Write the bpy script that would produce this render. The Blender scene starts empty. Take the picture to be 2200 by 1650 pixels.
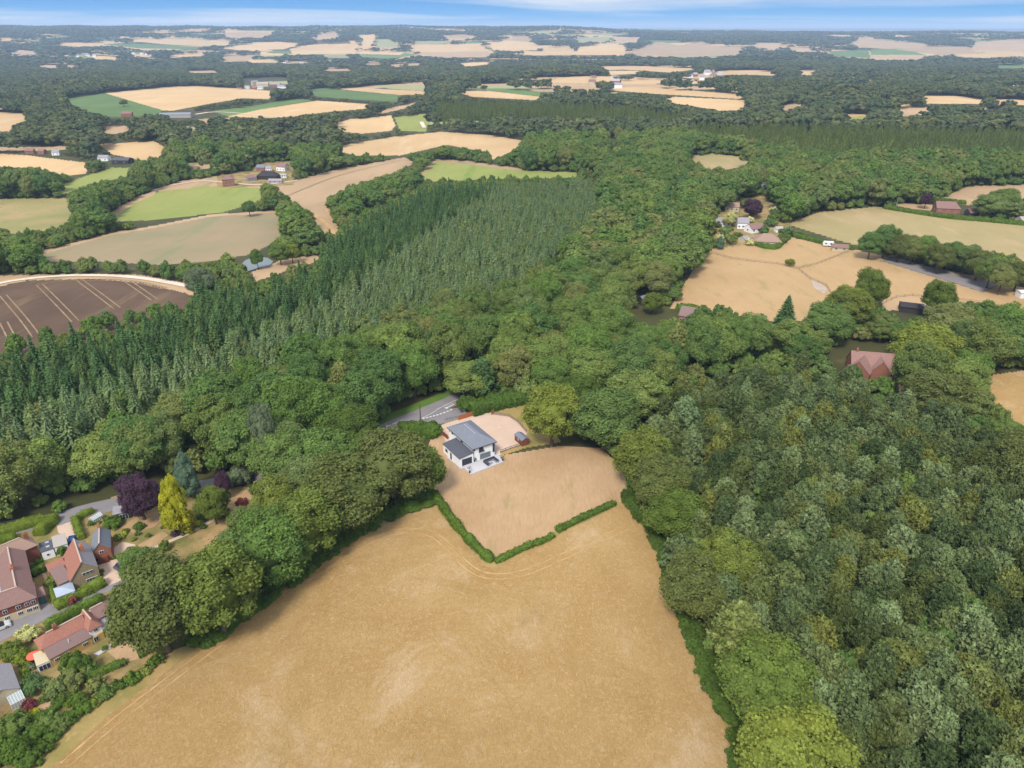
import bpy, math, random
import numpy as np
from math import radians, degrees, sin, cos, tan, atan, atan2, pi
R = np.random.default_rng(7)
random.seed(7)
SC = bpy.context.scene
COL = SC.collection
# ------------------------------------------------------------------ camera
FPX = 1560.0; HC = 100.0; CX, CY = 1100.0, 825.0
PIT = atan((825 - 56.5) / FPX)
cd = bpy.data.cameras.new("camera"); cam = bpy.data.objects.new("camera", cd); COL.objects.link(cam)
cam.location = (0, 0, HC); cam.rotation_euler = (pi / 2 - PIT, 0, 0)
cd.sensor_width = 36; cd.lens = 36 * FPX / 2200; cd.clip_start = 1; cd.clip_end = 90000
SC.camera = cam
# ------------------------------------------------------------------ light
SUN_EL, SUN_AZ = 50, 200          # azimuth clockwise from +Y (north)
W = bpy.data.worlds.new("World"); SC.world = W; W.use_nodes = True
nt = W.node_tree; N = nt.nodes; L = nt.links; N.clear()
out = N.new('ShaderNodeOutputWorld'); bg = N.new('ShaderNodeBackground')
sky = N.new('ShaderNodeTexSky'); sky.sky_type = 'NISHITA'; sky.sun_disc = False
sky.sun_elevation = radians(SUN_EL); sky.sun_rotation = radians(SUN_AZ); sky.altitude = 200
sky.air_density = 1.0; sky.dust_density = 0.15; sky.ozone_density = 2.5
tc = N.new('ShaderNodeTexCoord'); sp = N.new('ShaderNodeSeparateXYZ'); L.new(tc.outputs['Generated'], sp.inputs[0])
# cirrus: noise on the direction projected to a high plane
ad = N.new('ShaderNodeMath'); ad.operation = 'ADD'; ad.inputs[1].default_value = 0.03; L.new(sp.outputs['Z'], ad.inputs[0])
mx = N.new('ShaderNodeMath'); mx.operation = 'MAXIMUM'; mx.inputs[1].default_value = 0.01; L.new(ad.outputs[0], mx.inputs[0])
dx = N.new('ShaderNodeMath'); dx.operation = 'DIVIDE'; L.new(sp.outputs['X'], dx.inputs[0]); L.new(mx.outputs[0], dx.inputs[1])
dy = N.new('ShaderNodeMath'); dy.operation = 'DIVIDE'; L.new(sp.outputs['Y'], dy.inputs[0]); L.new(mx.outputs[0], dy.inputs[1])
cb = N.new('ShaderNodeCombineXYZ'); L.new(dx.outputs[0], cb.inputs[0]); L.new(dy.outputs[0], cb.inputs[1])
mp = N.new('ShaderNodeMapping'); mp.inputs['Scale'].default_value = (0.075, 0.075, 1); mp.inputs['Rotation'].default_value = (0, 0, 0.35)
mp.inputs['Location'].default_value = (3.1, 1.3, 0)
L.new(cb.outputs[0], mp.inputs[0])
nz = N.new('ShaderNodeTexNoise'); nz.inputs['Scale'].default_value = 1.0; nz.inputs['Detail'].default_value = 6; nz.inputs['Roughness'].default_value = 0.55
nz.inputs['Distortion'].default_value = 0.6
L.new(mp.outputs[0], nz.inputs['Vector'])
rp = N.new('ShaderNodeValToRGB'); rp.color_ramp.elements[0].position = 0.46; rp.color_ramp.elements[1].position = 0.64
rp.color_ramp.elements[0].color = (0, 0, 0, 1); rp.color_ramp.elements[1].color = (1, 1, 1, 1)
L.new(nz.outputs['Fac'], rp.inputs[0])
SKYK = 1.0 / (0.13 * 2 ** 1.15)
def skyc(r, g_, b):
    f = lambda c: (c / 255.0 / 12.92) if c < 10 else ((c / 255.0 + .055) / 1.055) ** 2.4
    return (f(r) * SKYK, f(g_) * SKYK, f(b) * SKYK, 1)
# clear blue low over the horizon, giving way to the Nishita sky higher up
lo = N.new('ShaderNodeValToRGB'); L.new(sp.outputs['Z'], lo.inputs[0]); e_ = lo.color_ramp.elements
e_.new(0.5)
for q_, (p_, c_) in enumerate([(0.0, skyc(170, 210, 244)), (0.010, skyc(130, 190, 244)), (0.045, skyc(86, 158, 230))]): e_[q_].position = p_; e_[q_].color = c_
hi = N.new('ShaderNodeMapRange'); hi.inputs[1].default_value = 0.05; hi.inputs[2].default_value = 0.35; L.new(sp.outputs['Z'], hi.inputs[0])
veil = N.new('ShaderNodeMix'); veil.data_type = 'RGBA'; veil.inputs[0].default_value = 0.6; veil.inputs[7].default_value = (5.2, 5.3, 5.5, 1); L.new(sky.outputs[0], veil.inputs[6])
blend = N.new('ShaderNodeMix'); blend.data_type = 'RGBA'; L.new(hi.outputs[0], blend.inputs[0]); L.new(lo.outputs[0], blend.inputs[6]); L.new(veil.outputs[2], blend.inputs[7])
mc = N.new('ShaderNodeMix'); mc.data_type = 'RGBA'; mc.inputs[7].default_value = skyc(226, 236, 249)
L.new(rp.outputs[0], mc.inputs[0]); L.new(blend.outputs[2], mc.inputs[6])
L.new(mc.outputs[2], bg.inputs[0]); bg.inputs[1].default_value = 0.13; L.new(bg.outputs[0], out.inputs[0])
sd = bpy.data.lights.new("sun", 'SUN'); sd.energy = 2.0; sd.angle = radians(14); sd.color = (1, 0.95, 0.88)
sun = bpy.data.objects.new("sun", sd); COL.objects.link(sun)
el, az = radians(SUN_EL), radians(SUN_AZ)
from mathutils import Vector
sdir = Vector((sin(az) * cos(el), cos(az) * cos(el), sin(el)))
sun.rotation_euler = sdir.to_track_quat('Z', 'Y').to_euler(); sun.location = (0, 0, 300)
SC.view_settings.view_transform = 'Standard'; SC.view_settings.look = 'None'; SC.view_settings.gamma = 1
SC.view_settings.exposure = 1.15
SC.render.engine = 'CYCLES'
cy = SC.cycles
cy.max_bounces = 4; cy.diffuse_bounces = 3; cy.glossy_bounces = 2; cy.transmission_bounces = 3; cy.volume_bounces = 0; cy.transparent_max_bounces = 4
cy.use_denoising = True
# ------------------------------------------------------------------ helpers
def lin(c):
    c = np.asarray(c, float) / 255.0
    return np.where(c <= 0.04045, c / 12.92, ((c + 0.055) / 1.055) ** 2.4)
def rgb(c, k=1.0):
    v = lin(c) * k
    return (float(v[0]), float(v[1]), float(v[2]), 1.0)
def sm(a, b, x):
    t = np.clip((np.asarray(x, float) - a) / (b - a), 0, 1); return t * t * (3 - 2 * t)
def hgt(x, y):
    x = np.asarray(x, float); y = np.asarray(y, float)
    d = np.hypot(x, y) + 1e-6
    u = x / d
    fwd = (y > -0.3 * d)
    left = sm(0.12, -0.22, u)
    z = -16 * left * sm(260, 620, d)
    z = z - 5 * sm(500, 1000, d) * (1 - left)
    z = z + (4.5 * np.sin(x / 190 + 1.3) * np.sin(y / 260 + 0.6) + 3 * np.sin(x / 90 + y / 160)) * sm(420, 950, d)
    z = z - 28 * sm(1200, 3200, d)
    ridge = (132 - 62 * sm(-0.25, 0.45, u)) + 6 * np.sin(x / 700 + 2) + 4 * np.sin(x / 290)
    f = sm(3500, 8000, d)
    z = z + ridge * f
    z = z + 9 * np.sin(x / 420 + 0.7) * np.sin(d / 520) * sm(3600, 4600, d) * sm(9000, 7000, d)
    z = z - (ridge + 20) * sm(8200, 12000, d) + 95 * sm(12000, 24000, d)
    return np.where(fwd, z, 0)
def ray(px, py):
    a = (np.asarray(px, float) - CX) / FPX; b = -(np.asarray(py, float) - CY) / FPX
    dx = a; dy = cos(PIT) + b * sin(PIT); dz = -sin(PIT) + b * cos(PIT)
    return dx, dy, dz
def G(px, py, z=None):
    """point of the place seen at a pixel of the survey photo, on plane z or on the terrain"""
    dx, dy, dz = ray(px, py)
    if z is not None:
        t = (z - HC) / dz
        return np.array([dx * t, dy * t, HC + dz * t])
    dx, dy, dz = [np.atleast_1d(v) for v in (dx, dy, dz)]
    ts = np.geomspace(20, 32000, 900)
    X = dx[:, None] * ts; Y = dy[:, None] * ts; Z = HC + dz[:, None] * ts
    below = Z < hgt(X, Y)
    k = np.where(below.any(1), below.argmax(1), len(ts) - 1); k = np.maximum(k, 1)
    lo = ts[k - 1]; hi = ts[k]
    for _ in range(25):
        m = (lo + hi) / 2; b = (HC + dz * m) < hgt(dx * m, dy * m)
        hi = np.where(b, m, hi); lo = np.where(b, lo, m)
    t = (lo + hi) / 2
    return np.stack([dx * t, dy * t, hgt(dx * t, dy * t)], -1)
def P(x, y, z):
    """project to survey-photo pixels"""
    x, y, z = np.asarray(x, float), np.asarray(y, float), np.asarray(z, float) - HC
    dep = y * cos(PIT) - z * sin(PIT); up = y * sin(PIT) + z * cos(PIT)
    dep = np.maximum(dep, 1e-3)
    return CX + FPX * x / dep, CY - FPX * up / dep, dep
def inpoly(x, y, poly):
    poly = np.asarray(poly, float); c = np.zeros(np.shape(x), bool)
    n = len(poly); j = n - 1
    for i in range(n):
        xi, yi = poly[i]; xj, yj = poly[j]
        if yi != yj:
            cond = ((yi > y) != (yj > y)) & (x < (xj - xi) * (y - yi) / (yj - yi) + xi)
            c ^= cond
        j = i
    return c
def np_mesh(name, verts, faces, smooth=False, lv=None):
    """faces: int array (n,k) or a list of such arrays"""
    me = bpy.data.meshes.new(name)
    if not isinstance(faces, list): faces = [faces]
    faces = [np.asarray(f, np.int32) for f in faces if len(f)]
    nl = sum(f.size for f in faces); nf = sum(len(f) for f in faces)
    me.vertices.add(len(verts)); me.vertices.foreach_set('co', np.asarray(verts, np.float32).ravel())
    me.loops.add(nl); me.polygons.add(nf)
    me.loops.foreach_set('vertex_index', np.concatenate([f.ravel() for f in faces]))
    st = []; o = 0
    for f in faces:
        st.append(o + np.arange(len(f)) * f.shape[1]); o += f.size
    me.polygons.foreach_set('loop_start', np.concatenate(st).astype(np.int32))
    if smooth: me.polygons.foreach_set('use_smooth', np.ones(nf, bool))
    if lv is not None:
        a = me.attributes.new('lv', 'FLOAT', 'FACE'); a.data.foreach_set('value', np.asarray(lv, np.float32))
    me.update(calc_edges=True); me.validate()
    return me
def mkobj(name, me, mat=None, parent=None, loc=None):
    o = bpy.data.objects.new(name, me); COL.objects.link(o)
    if mat is not None and me is not None and not me.materials: me.materials.append(mat)
    if parent is not None: o.parent = parent
    if loc is not None: o.location = loc
    return o
def tag(o, label=None, cat=None, group=None, kind=None):
    if label: o['label'] = label
    if cat: o['category'] = cat
    if group: o['group'] = group
    if kind: o['kind'] = kind
    return o
# ------------------------------------------------------------------ materials
def nodes(name):
    m = bpy.data.materials.new(name); m.use_nodes = True
    t = m.node_tree; b = t.nodes['Principled BSDF']; b.inputs['Roughness'].default_value = 0.9
    b.inputs['Specular IOR Level'].default_value = 0.2
    return m, t, b
def ramp(t, stops, fac):
    r = t.nodes.new('ShaderNodeValToRGB'); e = r.color_ramp.elements
    while len(e) < len(stops): e.new(0.5)
    for i, (p, c) in enumerate(stops): e[i].position = p; e[i].color = c
    t.links.new(fac, r.inputs[0]); return r.outputs[0]
def noise(t, vec, scale, detail=4, rough=0.6, dist=0.0):
    n = t.nodes.new('ShaderNodeTexNoise'); n.inputs['Scale'].default_value = scale; n.inputs['Detail'].default_value = detail
    n.inputs['Roughness'].default_value = rough; n.inputs['Distortion'].default_value = dist
    t.links.new(vec, n.inputs['Vector']); return n.outputs['Fac']
def mix(t, fac, a, b, mode='MIX'):
    m = t.nodes.new('ShaderNodeMix'); m.data_type = 'RGBA'; m.blend_type = mode
    for s, v in ((0, fac), (6, a), (7, b)):
        if isinstance(v, (int, float, tuple)): m.inputs[s].default_value = v
        else: t.links.new(v, m.inputs[s])
    return m.outputs[2]
def world_pos(t, scale=(1, 1, 1), rot=0):
    g = t.nodes.new('ShaderNodeNewGeometry'); m = t.nodes.new('ShaderNodeMapping')
    m.inputs['Scale'].default_value = scale; m.inputs['Rotation'].default_value = (0, 0, rot)
    t.links.new(g.outputs['Position'], m.inputs[0]); return m.outputs[0]
def obj_pos(t, scale=(1, 1, 1)):
    g = t.nodes.new('ShaderNodeTexCoord'); m = t.nodes.new('ShaderNodeMapping'); m.inputs['Scale'].default_value = scale
    t.links.new(g.outputs['Object'], m.inputs[0]); return m.outputs[0]
def obj_random(t):
    return t.nodes.new('ShaderNodeObjectInfo').outputs['Random']
def vscale(t, fac, lo, hi):
    m = t.nodes.new('ShaderNodeMapRange'); m.inputs[3].default_value = lo; m.inputs[4].default_value = hi
    t.links.new(fac, m.inputs[0]); c = t.nodes.new('ShaderNodeCombineColor')
    for i in range(3): t.links.new(m.outputs[0], c.inputs[i])
    return c.outputs[0]
def ground_mat(name, c1, c2, c3=None, big=0.02, fine=1.2, stretch=(1, 1, 1), rot=0, fine_amt=0.25, var=0.0, bump=0.0):
    m, t, b = nodes(name)
    w = world_pos(t); ws = world_pos(t, stretch, rot)
    col = ramp(t, [(0.35, c1), (0.65, c2)], noise(t, w, big, 5, 0.62))
    if c3 is not None:
        col = mix(t, ramp(t, [(0.56, (0, 0, 0, 1)), (0.72, (1, 1, 1, 1))], noise(t, ws, big * 4, 5, 0.65)), col, c3)
    nf = noise(t, ws, fine, 6, 0.75)
    col = mix(t, 1.0, col, vscale(t, nf, 1 - 2.2 * fine_amt, 1 + 2.2 * fine_amt), 'MULTIPLY')
    if var: col = mix(t, 1.0, col, vscale(t, obj_random(t), 1 - var, 1 + var), 'MULTIPLY')
    t.links.new(col, b.inputs['Base Color'])
    if bump:
        bp = t.nodes.new('ShaderNodeBump'); bp.inputs['Strength'].default_value = bump; bp.inputs['Distance'].default_value = 0.4
        t.links.new(nf, bp.inputs['Height']); t.links.new(bp.outputs[0], b.inputs['Normal'])
    return m
def plain_mat(name, c, var=0.12, scale=3.0, rough=0.8, metallic=0.0, stretch=(1, 1, 1)):
    m, t, b = nodes(name); b.inputs['Roughness'].default_value = rough; b.inputs['Metallic'].default_value = metallic
    n = noise(t, obj_pos(t, stretch), scale, 5, 0.65)
    t.links.new(mix(t, 1.0, c, vscale(t, n, 1 - 2 * var, 1 + 2 * var), 'MULTIPLY'), b.inputs['Base Color'])
    return m
def leaf_mat(name, cols, leafvar=0.35, trans=0.25, nscale=0.35):
    """cols: list of colours spread over individual plants"""
    m, t, b = nodes(name); t.nodes.remove(b)
    n = len(cols)
    col = ramp(t, [((i + 0.5) / n, c) for i, c in enumerate(cols)], obj_random(t))
    at = t.nodes.new('ShaderNodeAttribute'); at.attribute_name = 'lv'
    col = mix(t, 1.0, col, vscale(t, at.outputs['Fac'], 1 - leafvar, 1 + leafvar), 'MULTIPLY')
    col = mix(t, 1.0, col, vscale(t, noise(t, world_pos(t), nscale, 4, 0.65), 0.55, 1.45), 'MULTIPLY')
    hv = noise(t, world_pos(t), nscale * 0.6, 3)
    col = mix(t, ramp(t, [(0.45, (0, 0, 0, 1)), (0.7, (.25, .25, .25, 1))], hv), col, mix(t, 1.0, col, (1.35, 1.08, 0.7, 1), 'MULTIPLY'))
    d = t.nodes.new('ShaderNodeBsdfDiffuse'); tr = t.nodes.new('ShaderNodeBsdfTranslucent'); ms = t.nodes.new('ShaderNodeMixShader')
    t.links.new(col, d.inputs[0]); t.links.new(col, tr.inputs[0]); ms.inputs[0].default_value = trans
    t.links.new(d.outputs[0], ms.inputs[1]); t.links.new(tr.outputs[0], ms.inputs[2])
    t.links.new(ms.outputs[0], t.nodes['Material Output'].inputs[0])
    return m
# ------------------------------------------------------------------ fields (outlines surveyed on the photo, laid on the terrain)
K = 0.64
M_ = {}
M_['straw'] = ground_mat('straw_stubble', rgb((226, 190, 138), K), rgb((216, 178, 126), K), rgb((230, 200, 155), K), 0.012, 0.05, (1, .12, 1), .5, 0.05, .08)
M_['tan'] = ground_mat('dry_tan_pasture', rgb((190, 158, 120), K), rgb((205, 172, 132), K), rgb((160, 145, 100), K), 0.012, 0.06, (1, .15, 1), .8, 0.06, .10)
M_['green'] = ground_mat('green_crop', rgb((112, 138, 72), K), rgb((100, 126, 64), K), rgb((132, 152, 82), K), 0.015, 0.08, (1, .1, 1), 1.0, 0.06, .12)
M_['bright'] = ground_mat('fresh_green_meadow', rgb((150, 160, 78), K), rgb((164, 166, 90), K), rgb((130, 152, 62), K), 0.02, 0.12, (1, .2, 1), .4, 0.05)
M_['pale'] = ground_mat('pale_green_pasture', rgb((165, 165, 115), K), rgb((175, 165, 115), K), rgb((150, 160, 105), K), 0.02, 0.1, (1, .3, 1), .2, 0.05, .08)
M_['otan'] = ground_mat('olive_tan_pasture', rgb((190, 166, 120), K), rgb((172, 158, 104), K), rgb((204, 174, 132), K), 0.02, 0.12, (1, .3, 1), 1.2, .06)
M_['olive'] = ground_mat('thin_olive_crop', rgb((158, 146, 108), K), rgb((176, 152, 116), K), rgb((140, 146, 98), K), 0.018, 0.15, (1, .12, 1), 1.45, 0.05)
M_['rough'] = ground_mat('rough_meadow', rgb((150, 150, 85), K), rgb((185, 160, 110), K), rgb((120, 140, 70), K), 0.03, 0.4, (1, 1, 1), 0, 0.08)
M_['brown'] = ground_mat('brown_bean_crop', rgb((100, 78, 60), K), rgb((116, 92, 72), K), rgb((136, 112, 82), K), 0.03, 0.5, (1, .2, 1), -.6, 0.08)
M_['paddock'] = ground_mat('dry_paddock', rgb((205, 170, 122), K), rgb((196, 160, 112), K), rgb((168, 152, 98), K), 0.03, 0.35, (1, .4, 1), 1.2, 0.06)
M_['ripe'] = None
M_['lawn'] = ground_mat('parched_lawn', rgb((206, 172, 132), .66), rgb((190, 154, 112), .66), rgb((168, 148, 96), .66), 0.05, 1.5, (1, .25, 1), 1.35, 0.15, bump=.3)
M_['verge'] = ground_mat('dry_grass_verge', rgb((196, 162, 106), K), rgb((146, 138, 74), K), rgb((206, 172, 118), K), 0.12, 1.4, (1, 1, 1), 0, 0.14)
M_['garden'] = ground_mat('garden_grass', rgb((120, 120, 62), K), rgb((196, 160, 112), K), rgb((96, 112, 48), K), 0.16, 1.2, (1, 1, 1), 0, 0.12)
M_['arena'] = ground_mat('grey_sand_arena', rgb((160, 152, 148), K), rgb((150, 142, 140), K), None, 0.05, 1.0, (1, 1, 1), 0, 0.05)
def ripe():
    m, t, b = nodes('ripe_barley'); w = world_pos(t)
    col = ramp(t, [(0.32, rgb((198, 156, 94), .72)), (0.5, rgb((208, 168, 106), .72)), (0.68, rgb((220, 182, 122), .72))], noise(t, w, 0.045, 7, 0.72, 0.4))
    a = noise(t, world_pos(t, (1, 1, 1), 0.2), 1.1, 6, 0.78, .8)
    col = mix(t, ramp(t, [(0.5, (0, 0, 0, 1)), (0.66, (.7, .7, .7, 1))], a), col, rgb((226, 192, 140), .74))
    pt = ramp(t, [(0.54, (0, 0, 0, 1)), (0.66, (.8, .8, .8, 1))], noise(t, w, 0.045, 7, 0.75, 0.8))
    col = mix(t, pt, col, rgb((228, 194, 150), .76))
    dk = ramp(t, [(0.56, (0, 0, 0, 1)), (0.7, (.6, .6, .6, 1))], noise(t, world_pos(t, (1, 1, 1), 1.0), 0.028, 7, 0.75, 0.8))
    col = mix(t, dk, col, rgb((182, 148, 84), .72))
    n2 = noise(t, world_pos(t, (1.0, .45, 1), 0.5), 3.2, 8, 0.8, 1.2)
    col = mix(t, 1.0, col, vscale(t, n2, 0.58, 1.38), 'MULTIPLY')
    t.links.new(col, b.inputs['Base Color'])
    bp = t.nodes.new('ShaderNodeBump'); bp.inputs['Strength'].default_value = 1.0; bp.inputs['Distance'].default_value = 0.5
    t.links.new(n2, bp.inputs['Height']); t.links.new(bp.outputs[0], b.inputs['Normal'])
    return m
M_['ripe'] = ripe()
FIELDS = """
straw 278,87 310,82 400,84 494,88 490,97 430,99 350,95
straw 130,90 240,91 240,97 170,100 128,96
straw 470,104 560,91 600,89 645,93 610,106 540,108
tan 480,71 530,68 585,70 560,81 485,78
straw 620,106 690,90 770,92 765,108 700,111 630,112
brown 672,89 750,88 755,94 680,95
tan 690,71 725,69 728,80 700,84 672,87 680,80
straw 765,75 810,74 805,86 790,103 775,99 780,85
pale 808,86 830,83 850,90 856,102 810,103
straw 880,97 1035,93 1050,109 950,112 885,108
tan 950,112 1050,110 1055,122 960,124 870,113
pale 890,87 970,88 970,94 890,95
tan 955,75 995,73 1025,77 1000,83 957,83
straw 1045,90 1090,87 1150,93 1155,108 1060,107
green 772,114 860,113 900,118 835,126 775,122
straw 365,117 440,114 440,120 365,125
straw 190,121 255,120 255,128 190,127
pale 700,117 750,116 750,125 700,124
straw 560,111 740,108 870,112 860,118 740,115 560,119
tan 475,120 545,117 540,131 480,133
green 220,95 270,92 350,97 430,101 420,106 300,104
green 590,108 625,110 628,116 570,114
straw 0,82 25,81 28,86 0,88
tan 30,112 78,108 78,116 34,118
straw 284,117 320,118 322,122 286,122
straw 535,128 590,127 600,134 535,135
tan 600,132 660,131 665,135 604,137
green 700,127 730,129 700,131
tan 785,134 820,135 818,140 786,139
straw 990,136 1040,133 1058,136 1040,141 992,143
straw 1165,101 1232,100 1232,110 1165,110
straw 1240,101 1310,92 1343,98 1343,109 1240,110
pale 1238,81 1310,80 1308,87 1240,91
tan 1318,79 1375,78 1370,90 1320,91
tan 1358,111 1400,92 1420,90 1460,98 1510,87 1530,97 1595,102 1590,119 1440,122 1360,121
straw 1125,110 1345,110 1345,118 1125,119
straw 1100,88 1140,90 1155,96 1152,106 1100,106
tan 1100,77 1128,77 1142,82 1142,88 1100,86
tan 1830,90 1850,81 1880,84 1960,92 1990,95 2060,117 1930,107 1840,101
green 1780,110 1865,106 1870,125 1790,121
green 1870,106 1940,104 1990,118 1870,118
tan 2010,98 2080,99 2100,116 2020,118 1925,106
tan 2090,90 2190,84 2240,98 2240,110 2110,109 2085,99
straw 2045,118 2130,113 2180,121 2100,126
straw 2090,106 2240,115 2240,123 2120,117
tan 1620,92 1650,92 1690,100 1660,104 1625,100
tan 1710,103 1740,104 1745,112 1715,112
tan 1870,119 1985,118 1985,128 1870,126
green 2140,139 2240,139 2240,148 2140,146
pale 1250,74 1310,70 1360,71 1310,77
straw 1290,141 1360,140 1510,147 1440,156 1370,151 1290,147
straw 1300,152 1370,152 1380,158 1310,161
straw 1450,166 1560,150 1680,155 1660,161 1560,161 1500,169
straw 1712,153 1750,154 1762,163 1720,161
straw 1860,159 1928,158 1926,164 1862,163
straw 1195,140 1280,138 1285,143 1200,144
straw 1310,188 1390,187 1600,203 1590,213 1500,207 1400,201 1310,194
tan 1440,182 1530,186 1528,192 1445,188
straw 1570,190 1610,195 1605,199 1570,197
straw 1720,188 1790,190 1865,196 1863,202 1780,196 1720,192
straw 1410,218 1450,208 1600,215 1608,236 1545,238 1490,228
tan 1640,236 1700,222 1755,225 1700,237
straw 1750,253 1830,244 1880,248 1800,257
bright 1790,252 1880,249 1900,252 1820,259
straw 1980,205 2060,206 2100,212 2240,215 2240,227 2100,223 1990,223
tan 1920,233 1990,231 2000,246 1930,251
straw 1880,222 1950,222 1960,229 1890,228
straw 2090,243 2150,243 2150,256 2090,253
tan 400,152 470,151 470,156 400,157
tan 835,137 905,135 920,139 840,143
tan 690,148 790,146 800,151 700,153
tan 1100,167 1200,165 1195,170 1105,172
tan 1130,191 1280,189 1290,196 1150,198
pale 1230,199 1330,198 1330,207 1240,206
tan 425,256 500,252 510,262 440,267
tan -200,314 60,316 205,312 205,319 60,324 -200,323
pale 700,292 705,288 690,284 670,288
straw 1655,168 1700,166 1712,171 1660,173
tan 1800,172 1880,171 1885,176 1805,178
straw 1480,176 1540,174 1550,178 1485,180
pale 2060,230 2120,231 2120,238 2062,238
tan 80,140 160,138 160,143 84,145
tan 860,168 920,167 922,171 862,172
green 990,190 1090,190 1190,200 1190,208 1160,208 1050,194
straw 985,195 1050,195 1160,208 1150,215 1000,207
green 130,212 225,200 355,235 330,248 240,251 160,236
straw 225,200 390,184 450,185 590,196 578,213 520,211 450,223 370,238 350,237
green 455,239 560,224 640,210 672,215 560,235 490,250
straw 490,250 560,235 680,216 800,224 790,233 700,241 600,254 540,253
green 655,198 680,188 700,189 760,196 860,204 855,219 760,213 680,207
straw 705,188 800,190 915,196 910,203 860,204 760,195
pale 800,184 917,182 917,196 840,191
tan 800,241 900,218 940,212 935,217 870,233 820,244
straw 715,268 750,256 840,248 850,270 840,281 780,287 740,284
bright 847,252 920,243 922,262 915,283 860,281
pale 922,262 1090,258 1200,256 1190,264 1060,266 920,268
straw 705,317 850,293 950,283 1050,290 1130,303 1110,321 1060,343 1040,326 960,311 860,334 760,334
straw -200,238 0,241 50,244 76,252 30,268 20,282 -200,284
tan 212,272 270,269 280,281 240,289 220,283
straw 210,310 330,303 365,322 368,333 310,346 240,331
pale 385,272 420,272 418,284 390,285
pale 585,284 645,283 645,292 590,294
straw -200,328 0,330 60,334 190,350 185,373 140,378 80,361 -200,352
bright 120,402 200,372 240,360 310,361 300,373 200,396 130,420
tan 590,398 660,380 740,360 870,338 890,350 860,369 780,391 700,426 720,475 728,500 690,505 655,450 620,430 600,415
bright 900,377 935,345 1000,352 1120,366 1240,370 1240,382 1050,385 920,391
tan 890,380 932,341 1000,345 1120,362 1120,367 1000,352 935,347 905,380
tan 400,350 470,348 480,360 400,365
bright 230,460 290,430 340,412 440,400 560,403 560,432 480,456 330,473 240,476
tan 222,466 290,425 340,406 330,420 290,436 240,470
olive 60,552 150,525 240,505 330,490 450,466 590,457 610,480 600,515 540,546 450,562 340,569 200,561 100,563
tan 55,548 240,500 330,485 450,461 590,452 612,462 616,482 605,476 590,457 450,466 330,490 240,505 70,552
tan 330,410 390,388 480,376 600,386 590,402 560,403 440,400 340,412
rough -200,430 150,425 160,452 150,482 90,502 -200,504
brown -200,640 0,615 60,602 200,599 300,607 400,630 425,660 400,700 200,760 0,780 -200,840
tan -200,600 60,590 140,588 300,590 420,612 420,640 400,630 300,607 200,599 60,602 0,615 -200,640
tan 540,585 600,560 690,545 690,560 620,580 550,605
otan 1475,336 1530,329 1620,341 1630,351 1540,369 1480,351
otan 1690,481 1760,456 1880,444 2000,461 2200,479 2400,495 2400,590 2200,560 2080,530 2000,530 1850,530 1800,516
tan 2040,418 2080,400 2200,397 2400,397 2400,430 2200,432 2150,441 2090,441 2010,433
tan 1930,436 2010,440 2000,452 1960,450 1925,442
paddock 1440,662 1470,610 1500,565 1530,532 1620,522 1690,508 1740,518 1880,545 1905,553 2160,606 2210,622 2260,640 2240,668 1900,652 1890,640 1870,622 1790,660 1735,690 1640,690 1560,672 1500,676
garden 1530,480 1560,440 1590,425 1640,420 1700,470 1700,500 1690,510 1620,524 1530,534
garden 466,378 540,365 560,350 632,345 632,398 466,404
arena 1890,560 1922,553 2148,612 2112,628
tan 1895,650 1930,636 1985,640 2000,662 1960,672 1900,665
ripe 2085,812 2200,796 2420,790 2420,960 2200,915 2140,892
paddock 1930,820 1952,816 1952,848 1932,850
verge 915,935 1000,880 1080,878 1140,868 1180,905 1205,950 1130,962 1060,985
lawn 922,1035 912,980 925,945 955,935 985,1000 1080,978 1200,958 1290,962 1340,1005 1350,1055 1338,1085 1180,1152 1060,1212 1000,1140 950,1075
verge 30,1700 90,1620 200,1522 345,1412 400,1385 540,1285 700,1168 850,1078 930,1062 1060,1206 1180,1148 1320,1082 1365,1072 1425,1165 1462,1280 1502,1380 1540,1480 1580,1580 1612,1660 1700,1900 1580,1900 1545,1660 1500,1540 1430,1340 1380,1200 1320,1090 1060,1222 1040,1215 930,1085 870,1085 700,1195 540,1310 400,1412 240,1530 110,1650 0,1900 -200,1900
ripe 0,1900 110,1650 240,1530 400,1412 540,1310 700,1195 870,1085 930,1085 1040,1215 1060,1222 1320,1090 1365,1082 1415,1170 1450,1285 1490,1385 1525,1480 1565,1580 1590,1660 1680,1900
garden -250,1150 0,1125 90,1112 170,1100 260,1060 330,1050 480,1050 520,1045 560,1050 580,1090 560,1150 480,1190 400,1220 270,1250 270,1280 330,1395 345,1412 200,1522 90,1620 30,1700 -200,1800
"""
polys = []
for ln in FIELDS.strip().splitlines():
    p = ln.split(); polys.append((p[0], np.array([[float(v) for v in q.split(',')] for q in p[1:]])))
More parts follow.
